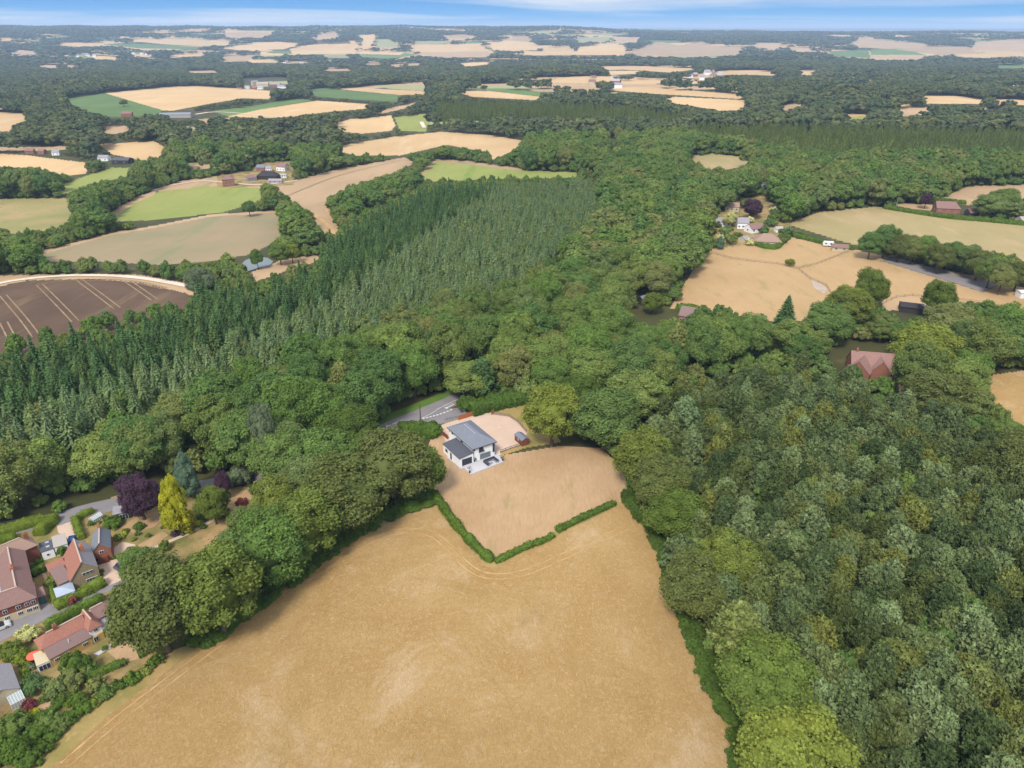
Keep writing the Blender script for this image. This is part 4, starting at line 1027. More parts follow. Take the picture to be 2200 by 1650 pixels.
def hedge(name, label, px, width, height, mat, wob=.12, dens=44, size=.32, z0=0.0, group=None, world=False, cat='hedge', grow=None):
    w = np.asarray(px, float) if world else G(*np.array(px, float).T)[:, :2]
    w = dens_line(smooth_line(w, 1), .55); t = np.gradient(w, axis=0); t = unit(t); nr = np.stack([-t[:, 1], t[:, 0]], -1)
    prof = np.array([(-.5, 0), (-.52, .5), (-.44, .86), (-.22, 1), (.22, 1), (.44, .86), (.52, .5), (.5, 0)]); k = len(prof); n = len(w)
    hz = hgt(*w.T); sc = 1 + wob * (np.sin(np.arange(n) * .55 + 1) * .5 + R.normal(size=n) * .5); sc[0] *= .8; sc[-1] *= .8
    if grow is not None: sc *= np.interp(np.linspace(0, 1, n), *grow)
    c0 = w.mean(0); zc = float(hgt(*c0)); off = np.array([c0[0], c0[1], zc]); A = Acc()
    vs = np.zeros((n, k, 3))
    for j in range(k):
        vs[:, j, :2] = w + nr * (prof[j, 0] * width * .9 * sc)[:, None]; vs[:, j, 2] = hz - .1 + prof[j, 1] * height * .95 * sc
    vs += R.normal(size=vs.shape) * .05 * np.array([1, 1, .6]); fv = vs.reshape(-1, 3) - off
    A.add(fv, [[i * k + j, (i + 1) * k + j, (i + 1) * k + j + 1, i * k + j + 1] for i in range(n - 1) for j in range(k - 1)])
    A.add(fv[:k], [[0, j, j + 1] for j in range(1, k - 1)]); A.add(fv[-k:], [[0, j + 1, j] for j in range(1, k - 1)])
    length = np.linalg.norm(np.diff(w, axis=0), axis=1).sum(); N_ = int(length * (width + 2 * height) * dens * .45)
    i = R.integers(0, n - 1, N_); fj = R.random(N_) * (k - 1); j = fj.astype(int); fr_ = (fj - j)[:, None]; fi = R.random(N_)[:, None]
    p = (vs[i, j] * (1 - fr_) + vs[i, j + 1] * fr_) * (1 - fi) + (vs[i + 1, j] * (1 - fr_) + vs[i + 1, j + 1] * fr_) * fi
    e = vs[i, j + 1] - vs[i, j]; nn = unit(np.cross(e, np.column_stack([t[i], np.zeros(N_)]))); cen = np.column_stack([w[i], hz[i] + height * .45]); s_ = np.sign((nn * (p - cen)).sum(1))[:, None]; nn *= s_
    v, f = leaf_quads(p + nn * R.uniform(0, .3, N_)[:, None] - off, nn + R.normal(size=nn.shape) * .45, size * R.uniform(.6, 1.3, N_)); A.add(v, f)
    me = A.mesh(name); me.materials.append(LM[mat]); return tag(mkobj(name, me, loc=tuple(off)), label, cat, group)
def bush(name, label, px, py, r, h, mat, cat='shrub', group=None, size=.3, leaves=900):
    w = G(px, py, h * .5); me = broad(name, H=h, Rr=r, lobes=14, leaves=leaves, size=size, base=0.0, zmin=-.1); me.materials.append(LM[mat])
    return tag(mkobj(name, me, loc=(w[0], w[1], float(hgt(w[0], w[1])))), label, cat, group)
def tubev(p0, p1, r0, r1=None, n=8):
    p0, p1 = np.array(p0, float), np.array(p1, float); r1 = r0 if r1 is None else r1; d = unit(p1 - p0); e = unit(np.cross(d, [.31, .87, .12])); g_ = np.cross(d, e); a = np.arange(n) * 2 * pi / n
    ring = lambda p, q_: [tuple(p + (cos(t) * e + sin(t) * g_) * q_) for t in a]
    return ring(p0, r0) + ring(p1, r1), [(j, (j + 1) % n, n + (j + 1) % n, n + j) for j in range(n)] + [tuple(range(n))[::-1], tuple(range(n, 2 * n))]
def pole(name, label, px, py, h, r=.14, mat='pole', arm=True):
    w = G(px, py)[0]; z = float(w[2]); B = Bld(name, label, 'pole', w[0], w[1], z)
    B.part('post', *tubev((w[0], w[1], z - .3), (w[0], w[1], z + h), r * 1.2, r * .8), mat)
    if arm:
        B.part('crossarm', *boxv(frame_at(w[0], w[1], 1.1, .1, 20), 0, 1.1, 0, .1, z + h - .5, z + h - .4), mat)
    return B
def car(name, label, px, py, ang, color, s=.9, glass_up=True, group=None):
    w = G(px, py)[0]; x, y, z = [float(v) for v in w]; B = Bld(name, label, 'car', x, y, z, group); cm = plain_mat('car_paint_' + name, color, .02, rough=.3, metallic=.2)
    ex = np.array([cos(radians(ang)), sin(radians(ang))]); ey = np.array([-ex[1], ex[0]])
    pt = lambda u, v, h: (x + (ex * u + ey * v)[0] * s, y + (ex * u + ey * v)[1] * s, z + h * s)
    low = [(-2.15, .3), (-2.2, .75), (-2.05, .95), (1.2, .95), (2.0, .8), (2.2, .6), (2.15, .3)]; cab = [(-1.9, .95), (-1.35, 1.42), (.35, 1.45), (1.15, .95)]
    def ext(prof, hw, hw2=None):
        hw2 = hw if hw2 is None else hw2; n = len(prof); mx_ = max(p[1] for p in prof); v = []
        for sgn in (-1, 1): v += [pt(u, sgn * (hw2 if h > mx_ - .1 else hw), h) for u, h in prof]
        return v, [tuple(range(n)), tuple(range(2 * n - 1, n - 1, -1))] + [(j, (j + 1) % n, n + (j + 1) % n, n + j) for j in range(n)]
    B.part('body', *ext(low, .88, .84), cm); B.part('windows', *ext(cab, .76, .64), 'glass'); B.part('car_roof', *ext([(-1.3, 1.44), (-1.2, 1.5), (.2, 1.52), (.32, 1.46)], .63, .6), cm)
    for u in (-1.35, 1.4):
        for v in (-.82, .82):
            wh = B.part('wheel', *tubev(pt(u, v - .1, .32), pt(u, v + .1, .32), .32 * s, n=12), 'black'); o_ = .105 * np.sign(v)
            B.part('rim', *tubev(pt(u, v + o_ - .01, .32), pt(u, v + o_ + .01, .32), .18 * s, n=10), 'metal', wh)
    for v in (-.6, .6): B.part('headlight', *tubev(pt(2.12, v, .62), pt(2.2, v, .62), .1 * s, n=8), 'paint_w')
    return B
# ------------------------------------------------------------------ roads, tracks and paving
M_['asphalt'] = ground_mat('worn_asphalt', rgb((158, 152, 152), .62), rgb((148, 142, 142), .62), None, .25, 2.5, (1, 1, 1), 0, .05)
M_['gravel'] = ground_mat('pink_gravel', rgb((218, 190, 168), .72), rgb((210, 180, 156), .72), rgb((220, 198, 182), .72), .12, 3.0, (1, 1, 1), 0, .05)
M_['paving'] = ground_mat('pale_paving', rgb((215, 210, 212), .66), rgb((206, 202, 206), .66), None, .3, 2.0, (1, 1, 1), 0, .03)
M_['mark'] = plain_mat('road_marking_paint', (.62, .61, .59, 1), .15, 2.0)
M_['white_track'] = ground_mat('white_chalk_track', rgb((232, 214, 196), .8), rgb((222, 200, 176), .8), None, .2, 1, (1, 1, 1), 0, .05)
M_['wheel'] = ground_mat('wheel_mark', rgb((212, 174, 120), .68), rgb((186, 146, 90), .68), None, .2, 1.5, (1, 1, 1), 0, .1)
M_['wheel2'] = ground_mat('pale_tramline', rgb((188, 160, 126), .6), rgb((164, 136, 104), .6), None, .1, 1, (1, 1, 1), 0, .12)
M_['soil'] = ground_mat('reddish_soil', rgb((140, 112, 100), .7), rgb((156, 126, 112), .7), None, .2, 1.5, (1, 1, 1), 0, .12)
M_['greenverge'] = ground_mat('green_verge_grass', rgb((100, 128, 52), .8), rgb((84, 112, 44), .8), None, .2, 1.5, (1, 1, 1), 0, .16)
M_['felt_'] = ground_mat('pale_trodden_ground', rgb((206, 186, 168), .66), rgb((190, 170, 150), .66), None, .3, 1.5, (1, 1, 1), 0, .08)
M_['water'] = plain_mat('pond_water', rgb((150, 152, 126), .5), .05, rough=.1)
ROAD = [(-80, 1150), (50, 1128), (120, 1118), (150, 1107), (209, 1091), (290, 1075), (420, 1048), (560, 1020), (690, 984), (760, 956), (800, 936), (840, 915.5), (889, 896), (934.5, 877), (962, 865), (989, 853), (1060, 815), (1130, 775), (1205, 732), (1290, 690), (1350, 655), (1420, 600), (1490, 545)]
strip('soil_verge', ROAD[10:], 8.4, M_['soil'], .03, off=1.0)
strip('grass_verge', [(800, 918), (840, 897), (889, 878), (934, 860), (975, 842)], 3.4, M_['greenverge'], .045, off=.6)
strip('road', ROAD, 5.6, M_['asphalt'], .06)
sheet('side_road', [(908, 893), (935, 882), (962, 878), (985, 876.5), (1004, 878), (1016, 883), (1009, 890), (985, 900), (955, 909), (925, 917), (900, 920), (880, 913)], M_['asphalt'], .075)
# markings: centre lines, give-way line, arrow
for a, b in (((817, 924), (827, 919.5)), ((830, 918), (840, 913.5)), ((843, 912), (852, 908.5)), ((855, 907), (866, 903))): strip('road_marking', [a, b], .22, M_['mark'], .10, smooth=0)
strip('road_marking', [(906, 899), (925, 890), (945, 877), (968, 865), (984, 858.5)], .13, M_['mark'], .10)
strip('road_marking', [(938, 879), (960, 871), (975, 866)], .1, M_['mark'], .10)
for k in range(9):
    a = np.array([908, 900.]) + np.array([66, -21.]) * k / 9 + np.array([0, 2.2 * sin(pi * k / 9)]); strip('give_way_mark', [a, a + np.array([4.8, -1.5])], .42, M_['mark'], .11, smooth=0)
sheet('road_marking', [(954.5, 877), (962, 874.8), (975, 868.5), (975.6, 869.6), (962, 876.5), (961, 878.8)], M_['mark'], .105)
# faded lettering on the side road: SLOW, seen upside down
def lettering(txt, px, py, ang, size, mat):
    cu = bpy.data.curves.new('lettering', 'FONT'); cu.body = txt; cu.size = size; cu.align_x = 'CENTER'; cu.align_y = 'CENTER'; cu.extrude = .004
    o = mkobj('road_lettering', cu); w = G(px, py)[0]; o.location = (w[0], w[1], w[2] + .11); o.rotation_euler = (0, 0, radians(ang)); cu.materials.append(mat); return tag(o, kind='structure')
lettering('SLOW', 969, 899, 205, 1.5, BM['dk'])
sheet('gravel_drive', [(948, 914), (960, 909), (983, 902), (1000, 899), (1033, 888), (1057, 888), (1092, 893), (1112, 905), (1134, 928), (1121, 956), (1075, 972), (1040, 985), (985, 975), (958, 950), (950, 935)], M_['gravel'], .07)
# village lanes
strip('village_lane', [(-60, 1400), (0, 1366), (60, 1338), (120, 1306), (180, 1282), (240, 1257), (300, 1232)], 3.3, M_['asphalt'], .05)
sheet('side_drive', [(121, 1124), (155, 1110), (160, 1128), (168, 1150), (150, 1165), (140, 1150), (125, 1145)], M_['gravel'], .055)
sheet('yard', [(212, 1215), (245, 1200), (262, 1206), (278, 1240), (235, 1258), (222, 1245)], M_['gravel'], .055)
sheet('yard', [(0, 1345), (0, 1330), (85, 1300), (105, 1295), (118, 1308), (60, 1335), (0, 1362), (-40, 1385), (-40, 1350)], M_['asphalt'], .065)
sheet('yard', [(245, 1178), (262, 1164), (290, 1170), (296, 1180), (258, 1196), (246, 1194)], M_['gravel'], .055)
sheet('garden_path', [(118, 1300), (110, 1262), (98, 1232), (90, 1232), (104, 1265), (113, 1304)], M_['gravel'], .06)
sheet('garden_terrace', [(200, 1405), (215, 1398), (250, 1378), (285, 1352), (283, 1368), (262, 1384), (230, 1396), (212, 1408)], M_['paving'], .05)
for pts in ([(280, 1178), (300, 1170), (335, 1150), (350, 1142), (362, 1150), (330, 1175), (300, 1192)], [(256, 1130), (300, 1110), (340, 1098), (345, 1120), (330, 1133), (285, 1145)], [(480, 1085), (500, 1060), (530, 1052), (548, 1075), (520, 1100), (500, 1095)], [(230, 1400), (262, 1380), (290, 1358), (318, 1398), (300, 1416), (260, 1425)], [(80, 1520), (105, 1500), (118, 1508), (98, 1535)]):
    sheet('garden_lawn', pts, M_['lawn'], .052)
strip('field_path', [(300, 1190), (360, 1165), (420, 1140), (470, 1110)], 1.0, M_['gravel'], .06)
# tracks in the barley, tramlines, chalk track
T1 = [(130, 1640), (240, 1545), (400, 1425), (540, 1322), (700, 1207), (790, 1158), (850, 1135), (930, 1138), (975, 1175), (1010, 1215), (1050, 1235), (1120, 1230), (1230, 1180), (1340, 1130)]
strip('wheel_track', T1, .28, M_['wheel'], .03, off=0, wob=.8); strip('wheel_track', T1, .28, M_['wheel'], .031, off=-1.6, wob=.6)
strip('chalk_track', [(-120, 640), (0, 608), (60, 599), (140, 592), (230, 592), (300, 597), (350, 605), (403, 615)], 3.6, M_['white_track'], .25)
for pts in ([(78, 613), (155, 693)], [(165, 604), (245, 665)], [(0, 637), (45, 690), (70, 725)], [(268, 606), (325, 646)], [(0, 695), (20, 735)], [(80, 613), (150, 603), (270, 604), (350, 622)]):
    for o in (0, 2.4): strip('tramline', pts, .5, M_['wheel2'], .22, off=o, wob=.3)
strip('farm_track', [(640, 445), (690, 470), (722, 505)], 3.0, M_['wheel'], .3); strip('farm_track', [(700, 440), (702, 455), (725, 490)], 1.6, M_['wheel'], .3)
strip('farm_track', [(640, 255), (520, 244), (460, 240), (420, 246)], 5, M_['white_track'], .4)
strip('farm_track', [(330, 410), (360, 400), (430, 388), (480, 392), (560, 400), (640, 388)], 3.5, M_['gravel'], .3)
strip('farm_track', [(600, 430), (640, 410), (740, 372), (860, 345)], .8, M_['wheel2'], .3)
strip('farm_track', [(905, 262), (912, 275)], 5, M_['white_track'], .4)
sheet('pond_water', [(515, 572), (528, 560), (548, 553), (575, 555), (588, 563), (580, 572), (560, 576), (530, 585)], M_['water'], .35)
sheet('dung_heap_ground', [(1742, 600), (1765, 610), (1778, 622), (1770, 632), (1748, 618)], M_['felt_'], .1)
# ------------------------------------------------------------------ the white house
fr = frame((960, 917), (1015, 965), 4.3, 7.3, 1, .4); m_ = fr.mid()
B = Bld('white_house', 'white rendered two-storey house with a grey slate hipped roof, standing alone on the parched lawn', 'house', m_[0], m_[1])
ro = blk(B, fr, 4.3, 1.55, 'hip', (1, 1), .42, wall='white', rm='slate', rw=1.1, ridge='sridge')
L0, W0 = fr.L, fr.W
B.part('downpipe', *join([tubev(fr(L0 + .08, v, 0), fr(L0 + .08, v, 4.0), .05, n=6) for v in (.12, W0 - .1)] + [tubev(fr(u, -.08, 0 if u > 9 else 3), fr(u, -.08, 4.0), .05, n=6) for u in (.3, L0 - .3)]), 'anthra'); B.part('fascia', *join([boxv(fr, -.44, L0 + .44, -.46, -.42, 3.98, 4.16), boxv(fr, L0 + .42, L0 + .46, -.42, W0 + .42, 3.98, 4.16)]), 'anthra')
win(B, fr, 'r', W0 * .54, .12, 3.1, 1.65, 6, 'anthra', 'bglass', name='sliding_door'); win(B, fr, 'r', W0 * .36, 2.62, 1.25, 1.1, 2, 'anthra', name='balcony_door'); win(B, fr, 'r', W0 - .5, 1.2, .5, 2.4, 1, 'anthra')
win(B, fr, 'r', .35, 3.3, .4, .4, 1, 'anthra'); win(B, fr, 'f', 2.0, 3.1, 1.0, .75, 1, 'anthra'); win(B, fr, 'f', 7.0, 3.1, 1.0, .75, 1, 'anthra')
for u in (3, 6, 9): win(B, fr, 'b', u, 2.9, .9, .9, 2, 'anthra')
bl = fr.L; B.part('balcony_rail', *join([boxv(fr, bl + .17, bl + .3, W0 * .36 - .8, W0 * .36 + .8, 2.5, 2.56), boxv(fr, bl + .28, bl + .3, W0 * .36 - .8, W0 * .36 + .8, 2.56, 3.0)]), 'anthra')
w1 = G(950.2, 950.4, 2.9)[:2]; eu = fr.ex; pu = float(np.dot(w1 - fr.o, eu)); pv = float(np.dot(w1 - fr.o, fr.ey)); Lx = float(np.dot(G(988, 985, 2.6)[:2] - w1, eu))
fx = fr.sub(pu + .2, pv + .1, Lx - .2, -pv - .12); ro2 = blk(B, fx, 2.45, .55, 'flat', ov=.16, wall='white', rm='dslate', rname='lean_to_roof')
win(B, fx, 'r', fx.W * .52, .15, fx.W * .7, 1.9, 4, 'anthra', name='sliding_door'); win(B, fx, 'f', 1.9, 1.0, 1.1, .9, 2, 'anthra'); win(B, fx, 'f', 4.3, .1, .7, 1.9, 1, 'anthra', name='door')
tag(sheet('terrace', [(994.5, 1003.6), (1011, 1020.7), (1082, 993), (1070, 977), (1058, 979), (1012, 985)], M_['paving'], .22, thick=.4), kind='structure')
sheet('side_path', [(960, 983), (991, 1009), (998, 1005), (965, 978)], M_['paving'], .15, thick=.3)
sheet('house_apron', [(1060, 980), (1073, 973), (1078, 976), (1066, 983)], M_['paving'], .12, thick=.2)
w = G(1055.5, 993, .3); B = Bld('garden_sofa', 'U-shaped grey outdoor corner sofa with a low table on the pale terrace', 'sofa', w[0], w[1], .22); fs = frame_at(w[0], w[1], 3.0, 2.1, 36)
B.part('seat', *join([boxv(fs, 0, 3.0, 1.45, 2.1, .22, .6), boxv(fs, 0, .65, 0, 1.44, .22, .6), boxv(fs, 2.35, 3.0, 0, 1.44, .22, .6)]), 'lt')
B.part('backrest', *join([boxv(fs, -.15, 3.15, 2.11, 2.3, .22, .95), boxv(fs, -.15, -.01, 0, 2.1, .22, .95), boxv(fs, 3.01, 3.15, 0, 2.1, .22, .95)]), 'dk')
B.part('cushions', *join([boxv(fs, .1, 2.9, 1.5, 2.0, .61, .72), boxv(fs, .08, .55, .1, 1.35, .61, .72), boxv(fs, 2.45, 2.9, .1, 1.35, .61, .72)]), 'dk')
w = G(1053, 995, .3); B = Bld('low_table', 'low grey table inside the U-shaped sofa', 'table', w[0], w[1], .22); fs = frame_at(w[0], w[1], 1.1, .8, 36)
B.part('tabletop', *boxv(fs, 0, 1.1, 0, .8, .5, .58), 'lt'); [B.part('leg', *boxv(fs, u, u + .08, v, v + .08, .22, .5), 'dk') for u in (.05, .97) for v in (.05, .67)]
def potplant(px, py, lab, h=1.0, mat='silver'):
    w = G(px, py)[0]; z = .22; B = Bld('potted_plant', lab, 'plant', w[0], w[1], z); B.part('pot', *tubev((w[0], w[1], z), (w[0], w[1], z + .55), .18, .26, 10), 'anthra')
    me = broad('leaves', H=h, Rr=.5, lobes=8, leaves=160, size=.16, base=.1, core=0); me.materials.append(LM[mat]); mkobj('leaves', me, parent=B.o, loc=(0, 0, .5))
potplant(1009.3, 1017.5, 'tall black pot with a spiky grey plant at the near corner of the terrace', 1.6); potplant(1080, 991, 'narrow dark pot with a slim evergreen at the right corner of the terrace', 1.0, 'spruced'); potplant(1019.5, 993, 'small black pot by the glazed doors of the white house', .5, 'hedge')
B = Bld('garden_shed', 'small brown wooden shed with a blue-grey roof at the edge of the gravel drive', 'shed', *G(1116, 943, 1)[:2]); fs = frame((1105.7, 932.5), (1121.5, 946), 1.9, 2.2, 1)
blk(B, fs, 1.75, .5, 'gable', ov=.12, wall='wood', rm='slate'); win(B, fs, 'r', fs.W * .5, .1, .8, 1.5, 1, 'fence', 'wood', name='door'); win(B, fs, 'f', 1.9, .9, .6, .5, 2)
# fences: each fence is one thing
def rail_fence(name, label, px, h=1.0, gap=2.2, rails=3, mat='rail', pr=.07, panel=False, group=None):
    w = dens_line(G(*np.array(px, float).T)[:, :2], gap); z = hgt(*w.T); B = Bld(name, label, 'fence', w[0][0], w[0][1], float(z[0]), group)
    B.part('post', *join([tubev((*p, zz - .3), (*p, zz + h + .08), pr, n=5) for p, zz in zip(w, z)]), mat); Rr_ = []
    for (p, zp), (s_, zs) in zip(zip(w[:-1], z[:-1]), zip(w[1:], z[1:])):
        d = unit(np.array(s_ - p)[None])[0]; nx = np.array([-d[1], d[0]]) * .03
        hs = [(0.05, h)] if panel else [(h * (k + .75) / rails - .06, h * (k + .75) / rails + .06) for k in range(rails)]
        for a, b in hs:
            v = [(p[0] + o * nx[0], p[1] + o * nx[1], zp + t) for t in (a, b) for o in (-1, 1)] + [(s_[0] + o * nx[0], s_[1] + o * nx[1], zs + t) for t in (a, b) for o in (-1, 1)]
            Rr_.append((v, [(0, 1, 3, 2), (4, 6, 7, 5), (0, 4, 5, 1), (2, 3, 7, 6), (0, 2, 6, 4), (1, 5, 7, 3)]))
    B.part('panel' if panel else 'rail', *join(Rr_), mat); return B
rail_fence('rail_fence', 'pale post-and-rail fence curving round the far side of the gravel drive', [(1059, 891), (1093, 895.5), (1112, 908), (1131, 930)])
rail_fence('panel_fence', 'orange-brown panel fence between the side road and the gravel drive', [(985, 903), (1005, 897), (1020, 892), (1034, 883)], 1.5, 1.8, mat='fence', panel=True)
rail_fence('panel_fence', 'short orange fence panel at the start of the rail fence', [(1056, 892), (1061, 888)], 1.5, 1.2, mat='fence', panel=True)
rail_fence('panel_fence', 'brown fence panel between the hedge and the white house', [(951, 936), (962, 944)], 1.4, 1.6, mat='wood', panel=True)
rail_fence('wire_fence', 'low dark wire fence with thin posts between gravel drive and parched lawn', [(1075, 973), (1097, 965), (1121, 957)], .9, 1.6, 2, 'black', .03)
rail_fence('paddock_fence', 'thin rail fence dividing the dry paddocks, on the left', [(1528, 544), (1570, 556), (1620, 563), (1670, 568), (1712, 578)], 1.1, 3.5, 2)
rail_fence('paddock_fence', 'thin rail fence running from the middle of the paddocks to the red-roofed shed', [(1712, 578), (1755, 568), (1800, 550), (1822, 541)], 1.1, 3.5, 2)
rail_fence('paddock_fence', 'thin rail fence curving down to the pale bare patch in the paddocks', [(1716, 580), (1740, 600), (1775, 615), (1790, 640)], 1.1, 3.5, 2)
rail_fence('paddock_fence', 'rail fence round the yard behind the black stable', [(1893, 655), (1925, 640), (1960, 636), (2000, 640), (2060, 645), (2110, 652)], 1.1, 3.5, 2)
rail_fence('arena_fence', 'low pale boards edging the near long side of the grey riding arena', [(1890, 561), (1950, 578), (2040, 606), (2112, 629), (2150, 611)], .5, 4, 1, 'rail')
pole('telegraph_pole', 'brown telegraph pole standing in the bushes beside the road bend', 904.5, 916, 7.0, .17)
pole('telegraph_pole', 'pale telegraph pole at the garden edge right of the golden conifer', 463, 1122, 5.0, .1, 'rail')
pole('telegraph_pole', 'pale pole beside the road in the gap between the woods', 1212, 728, 5, .12, 'rail')
pole('telegraph_pole', 'white pole at the hedge left of the brick farmhouse', 1925, 446, 8, .15, 'upvc')
hedge('field_hedge', 'dark green hedge running from the beeches down to the bottom corner of the parched lawn', [(932, 1063), (950, 1090), (975, 1125), (1005, 1160), (1035, 1190), (1058, 1208)], 1.7, 1.5, 'hedge', .22)
hedge('field_hedge', 'ragged green hedge rising from the bottom corner of the parched lawn to the right', [(1064, 1209), (1090, 1196), (1115, 1184), (1140, 1172), (1160, 1167), (1180, 1158), (1189, 1151)], 1.3, 1.0, 'hedge', .3)
hedge('field_hedge', 'straight green hedge at the lower right side of the parched lawn', [(1196, 1142), (1230, 1125), (1270, 1106), (1322, 1082)], 1.4, 1.1, 'hedge', .15)
bush('bush', 'tiny dark bush beyond the right-hand end of the lawn hedge', 1344, 1071, .7, 1.1, 'spruced', leaves=200)
hedge('laurel_hedge', 'big loose dark green laurel hedge above the gravel drive', [(1008, 888), (1035, 880), (1065, 872), (1100, 866), (1145, 856), (1190, 846)], 6.0, 3.6, 'hedge', .15, size=.4)
hedge('roadside_bush', 'rounded bright green bushes between the road bend and the white house', [(862, 935), (885, 928), (915, 930), (940, 937)], 5.0, 3.2, 'hedge', .2, size=.38)
bush('bush', 'round bush at the left corner of the white house', 936, 928, 1.6, 2.6, 'hedge')
bush('corner_bush', 'dark green bush on the junction corner beside the side road', 1003, 868, 3.0, 4.0, 'hedge', leaves=1600)
# ------------------------------------------------------------------ the village
S1 = 3.55
fa = frame((78, 1281), (54, 1181), S1, 5.2, 1, .25); m_ = fa.mid()
B = Bld('brick_terrace_house', 'long L-shaped house with dark red hung tiles over cream walls beside the village lane', 'house', m_[0], m_[1])
r1 = blk(B, fa, S1, 1.9, 'gable', (1, 0), .25, wall='hung', rm='dred', ridge='ridge')
fm_ = fa.sub(fa.L * .52, 0, fa.L * .48, fa.W)
chimney(B, r1, fa, fa.L * .52, fa.W / 2, S1 + .8, S1 + 2.6, 1.2, .6, 3, 'pot')
fb = frame((-34, 1322), (79, 1282), S1, 5.0, 1, .25); blk(B, fb, S1 - .02, 1.85, 'gable', (1, 1), .26, wall='hung', rm='dred', ridge='ridge', lower=(1.7, 'cream'))
for u in (.35, .62, .8, .93): win(B, fb, 'f', fb.L * u, 2.2, .8, .75, 2); win(B, fb, 'f', fb.L * u, .7, .9, .8, 3)
fc = frame((-40, 1222), (81, 1169.5), S1, 4.4, 1, .2); r3 = blk(B, fc, S1 + .03, 1.75, 'gable', (0, 1), .24, wall='hung', rm='tan', ridge='ridge'); chimney(B, r3, fc, fc.L - .9, 2.2, S1 + .6, S1 + 2.3, .8, .6, 2)
win(B, fc, 'r', 2.1, 1.2, .9, .8); 
fd = frame((-30, 1290), (21, 1277), 2.2, 3.6, 1); blk(B, fd, 2.2, .2, 'flat', ov=.1, wall='cream', rm='cglass', rname='glazed_roof')
B = Bld('garage', 'small red-roofed garage with a blue-green door at the end of the dark red terrace house', 'garage', *G(96, 1287)[0][:2]); fg = frame((87, 1299), (102, 1293), 0, 3.0, 1); blk(B, fg, 1.8, .8, 'gable', ov=.15, wall='stone', rm='dred')
BM['teal'] = plain_mat('blue_green_door', q(84, 122, 130), .05); win(B, fg, 'f', fg.L * .5, .05, 1.0, 1.5, 1, 'teal', 'teal', name='door')
B = Bld('white_outbuilding', 'low white building with one dark and one pale flat roof beside the golden clipped hedge', 'outbuilding', *G(112, 1185)[0][:2]); fe = frame((87, 1187), (143, 1169), 2.2, 3.4, 1, .1)
fe1 = fe.sub(0, 0, fe.L * .48, fe.W); fe2 = fe.sub(fe.L * .48 + .2, 0, fe.L * .52, fe.W + .9)
r1 = blk(B, fe1, 2.1, .15, 'flat', ov=.1, wall='white', rm='dslate', rname='dark_roof'); blk(B, fe2, 2.15, .12, 'flat', ov=.1, wall='white', rm='felt', rname='pale_roof')
for v in (.7, 2.4): B.part('skylight', *boxv(fe1, 1.0, 1.7, v, v + .5, 2.3, 2.48), 'cglass', r1)
win(B, fe1, 'f', 1.0, .9, .5, .5, 1)
# stone house
fs0 = frame((159, 1267), (218, 1245), 0, 8.8, 1); fs = fs0.turned(); m_ = fs.mid()
B = Bld('stone_house', 'stone-gabled house with one red-tiled and one grey slate roof slope', 'house', m_[0], m_[1])
blk(B, fs, 3.3, 2.3, 'gable', ov=.12, wall='stone', rm='lslate', ridge='ridge', rs=.47, eave2=2.2)
top = [[fs(-.2, fs.W * .47, 5.74), fs(fs.L + .2, fs.W * .47, 5.74), fs(fs.L + .2, fs.W + .25, 2.2), fs(-.2, fs.W + .25, 2.2)]]
rr_ = B.part('red_roof_slope', *solid(top, .06), 'red')
for u, z in ((2.0, 0), (4.2, 0), (6.6, 0)):
    t_ = .60 if u != 4.2 else .68; B.part('skylight', *solid([[fs(u, fs.W * t_, 4.92 - (t_ - .6) * 22 * .33), fs(u + .6, fs.W * t_, 4.92 - (t_ - .6) * 22 * .33), fs(u + .6, fs.W * (t_ + .13), 4.0 - (t_ - .6) * 22 * .33), fs(u, fs.W * (t_ + .13), 4.0 - (t_ - .6) * 22 * .33)]], .05), 'upvc', rr_)
chimney(B, rr_, fs, fs.L * .58, fs.W * .30, 4.0, 6.2, 1.0, .7, 3, 'pot')
win(B, fs, 'l', fs.W * .38, 2.55, 2.0, .55, 3); win(B, fs, 'l', fs.W * .30, .75, 2.1, .6, 4)
# low wings and conservatory
fw = frame((120, 1256), (104, 1230), 1.9, 4.0, -1); blk(B, frame((106, 1229), (140, 1215), 1.9, 3.0, 1), 1.9, .9, 'gable', ov=.15, wall='brick', rm='red', rname='wing_roof')
blk(B, frame((127, 1257), (155, 1244), 1.9, 5.0, 1), 1.9, .7, 'flat', ov=.1, wall='stone', rm='brown', rname='low_roof')
fk = frame((121, 1285), (162, 1269), 1.7, 3.3, 1, .1); B = Bld('conservatory', 'conservatory with a pale blue-grey glass roof at the foot of the stone house', 'conservatory', *fk.mid()); blk(B, fk, 1.7, .6, 'gable', (1, 1), .1, wall='upvc', rm='cglass', ridge='upvc')
win(B, fk, 'f', fk.L / 2, .5, fk.L * .9, 1.0, 6, 'upvc', 'glass'); win(B, fk, 'l', fk.W / 2, .5, fk.W * .8, 1.0, 3, 'upvc', 'glass')
# brick annex
fq = frame((206, 1212), (244, 1202), 0, 6.2, 1).turned(); B = Bld('brick_annex', 'small brick gabled house with a blue-grey slate roof and a timber porch', 'house', *fq.mid())
r_ = blk(B, fq, 3.1, 1.7, 'gable', ov=.15, wall='brick', rm='slate', ridge='ridge'); chimney(B, r_, fq, fq.L - .5, fq.W / 2, 4.0, 5.7, .6, .5, 2, 'pot')
win(B, fq, 'l', fq.W * .5, 2.3, .9, .7, 2); B.part('porch', *boxv(fq, -.55, -.06, fq.W * .25, fq.W * .75, 0, 1.6), 'wood'); win(B, fq, 'l', fq.W * .86, .7, .5, .7, 1, 'wood')
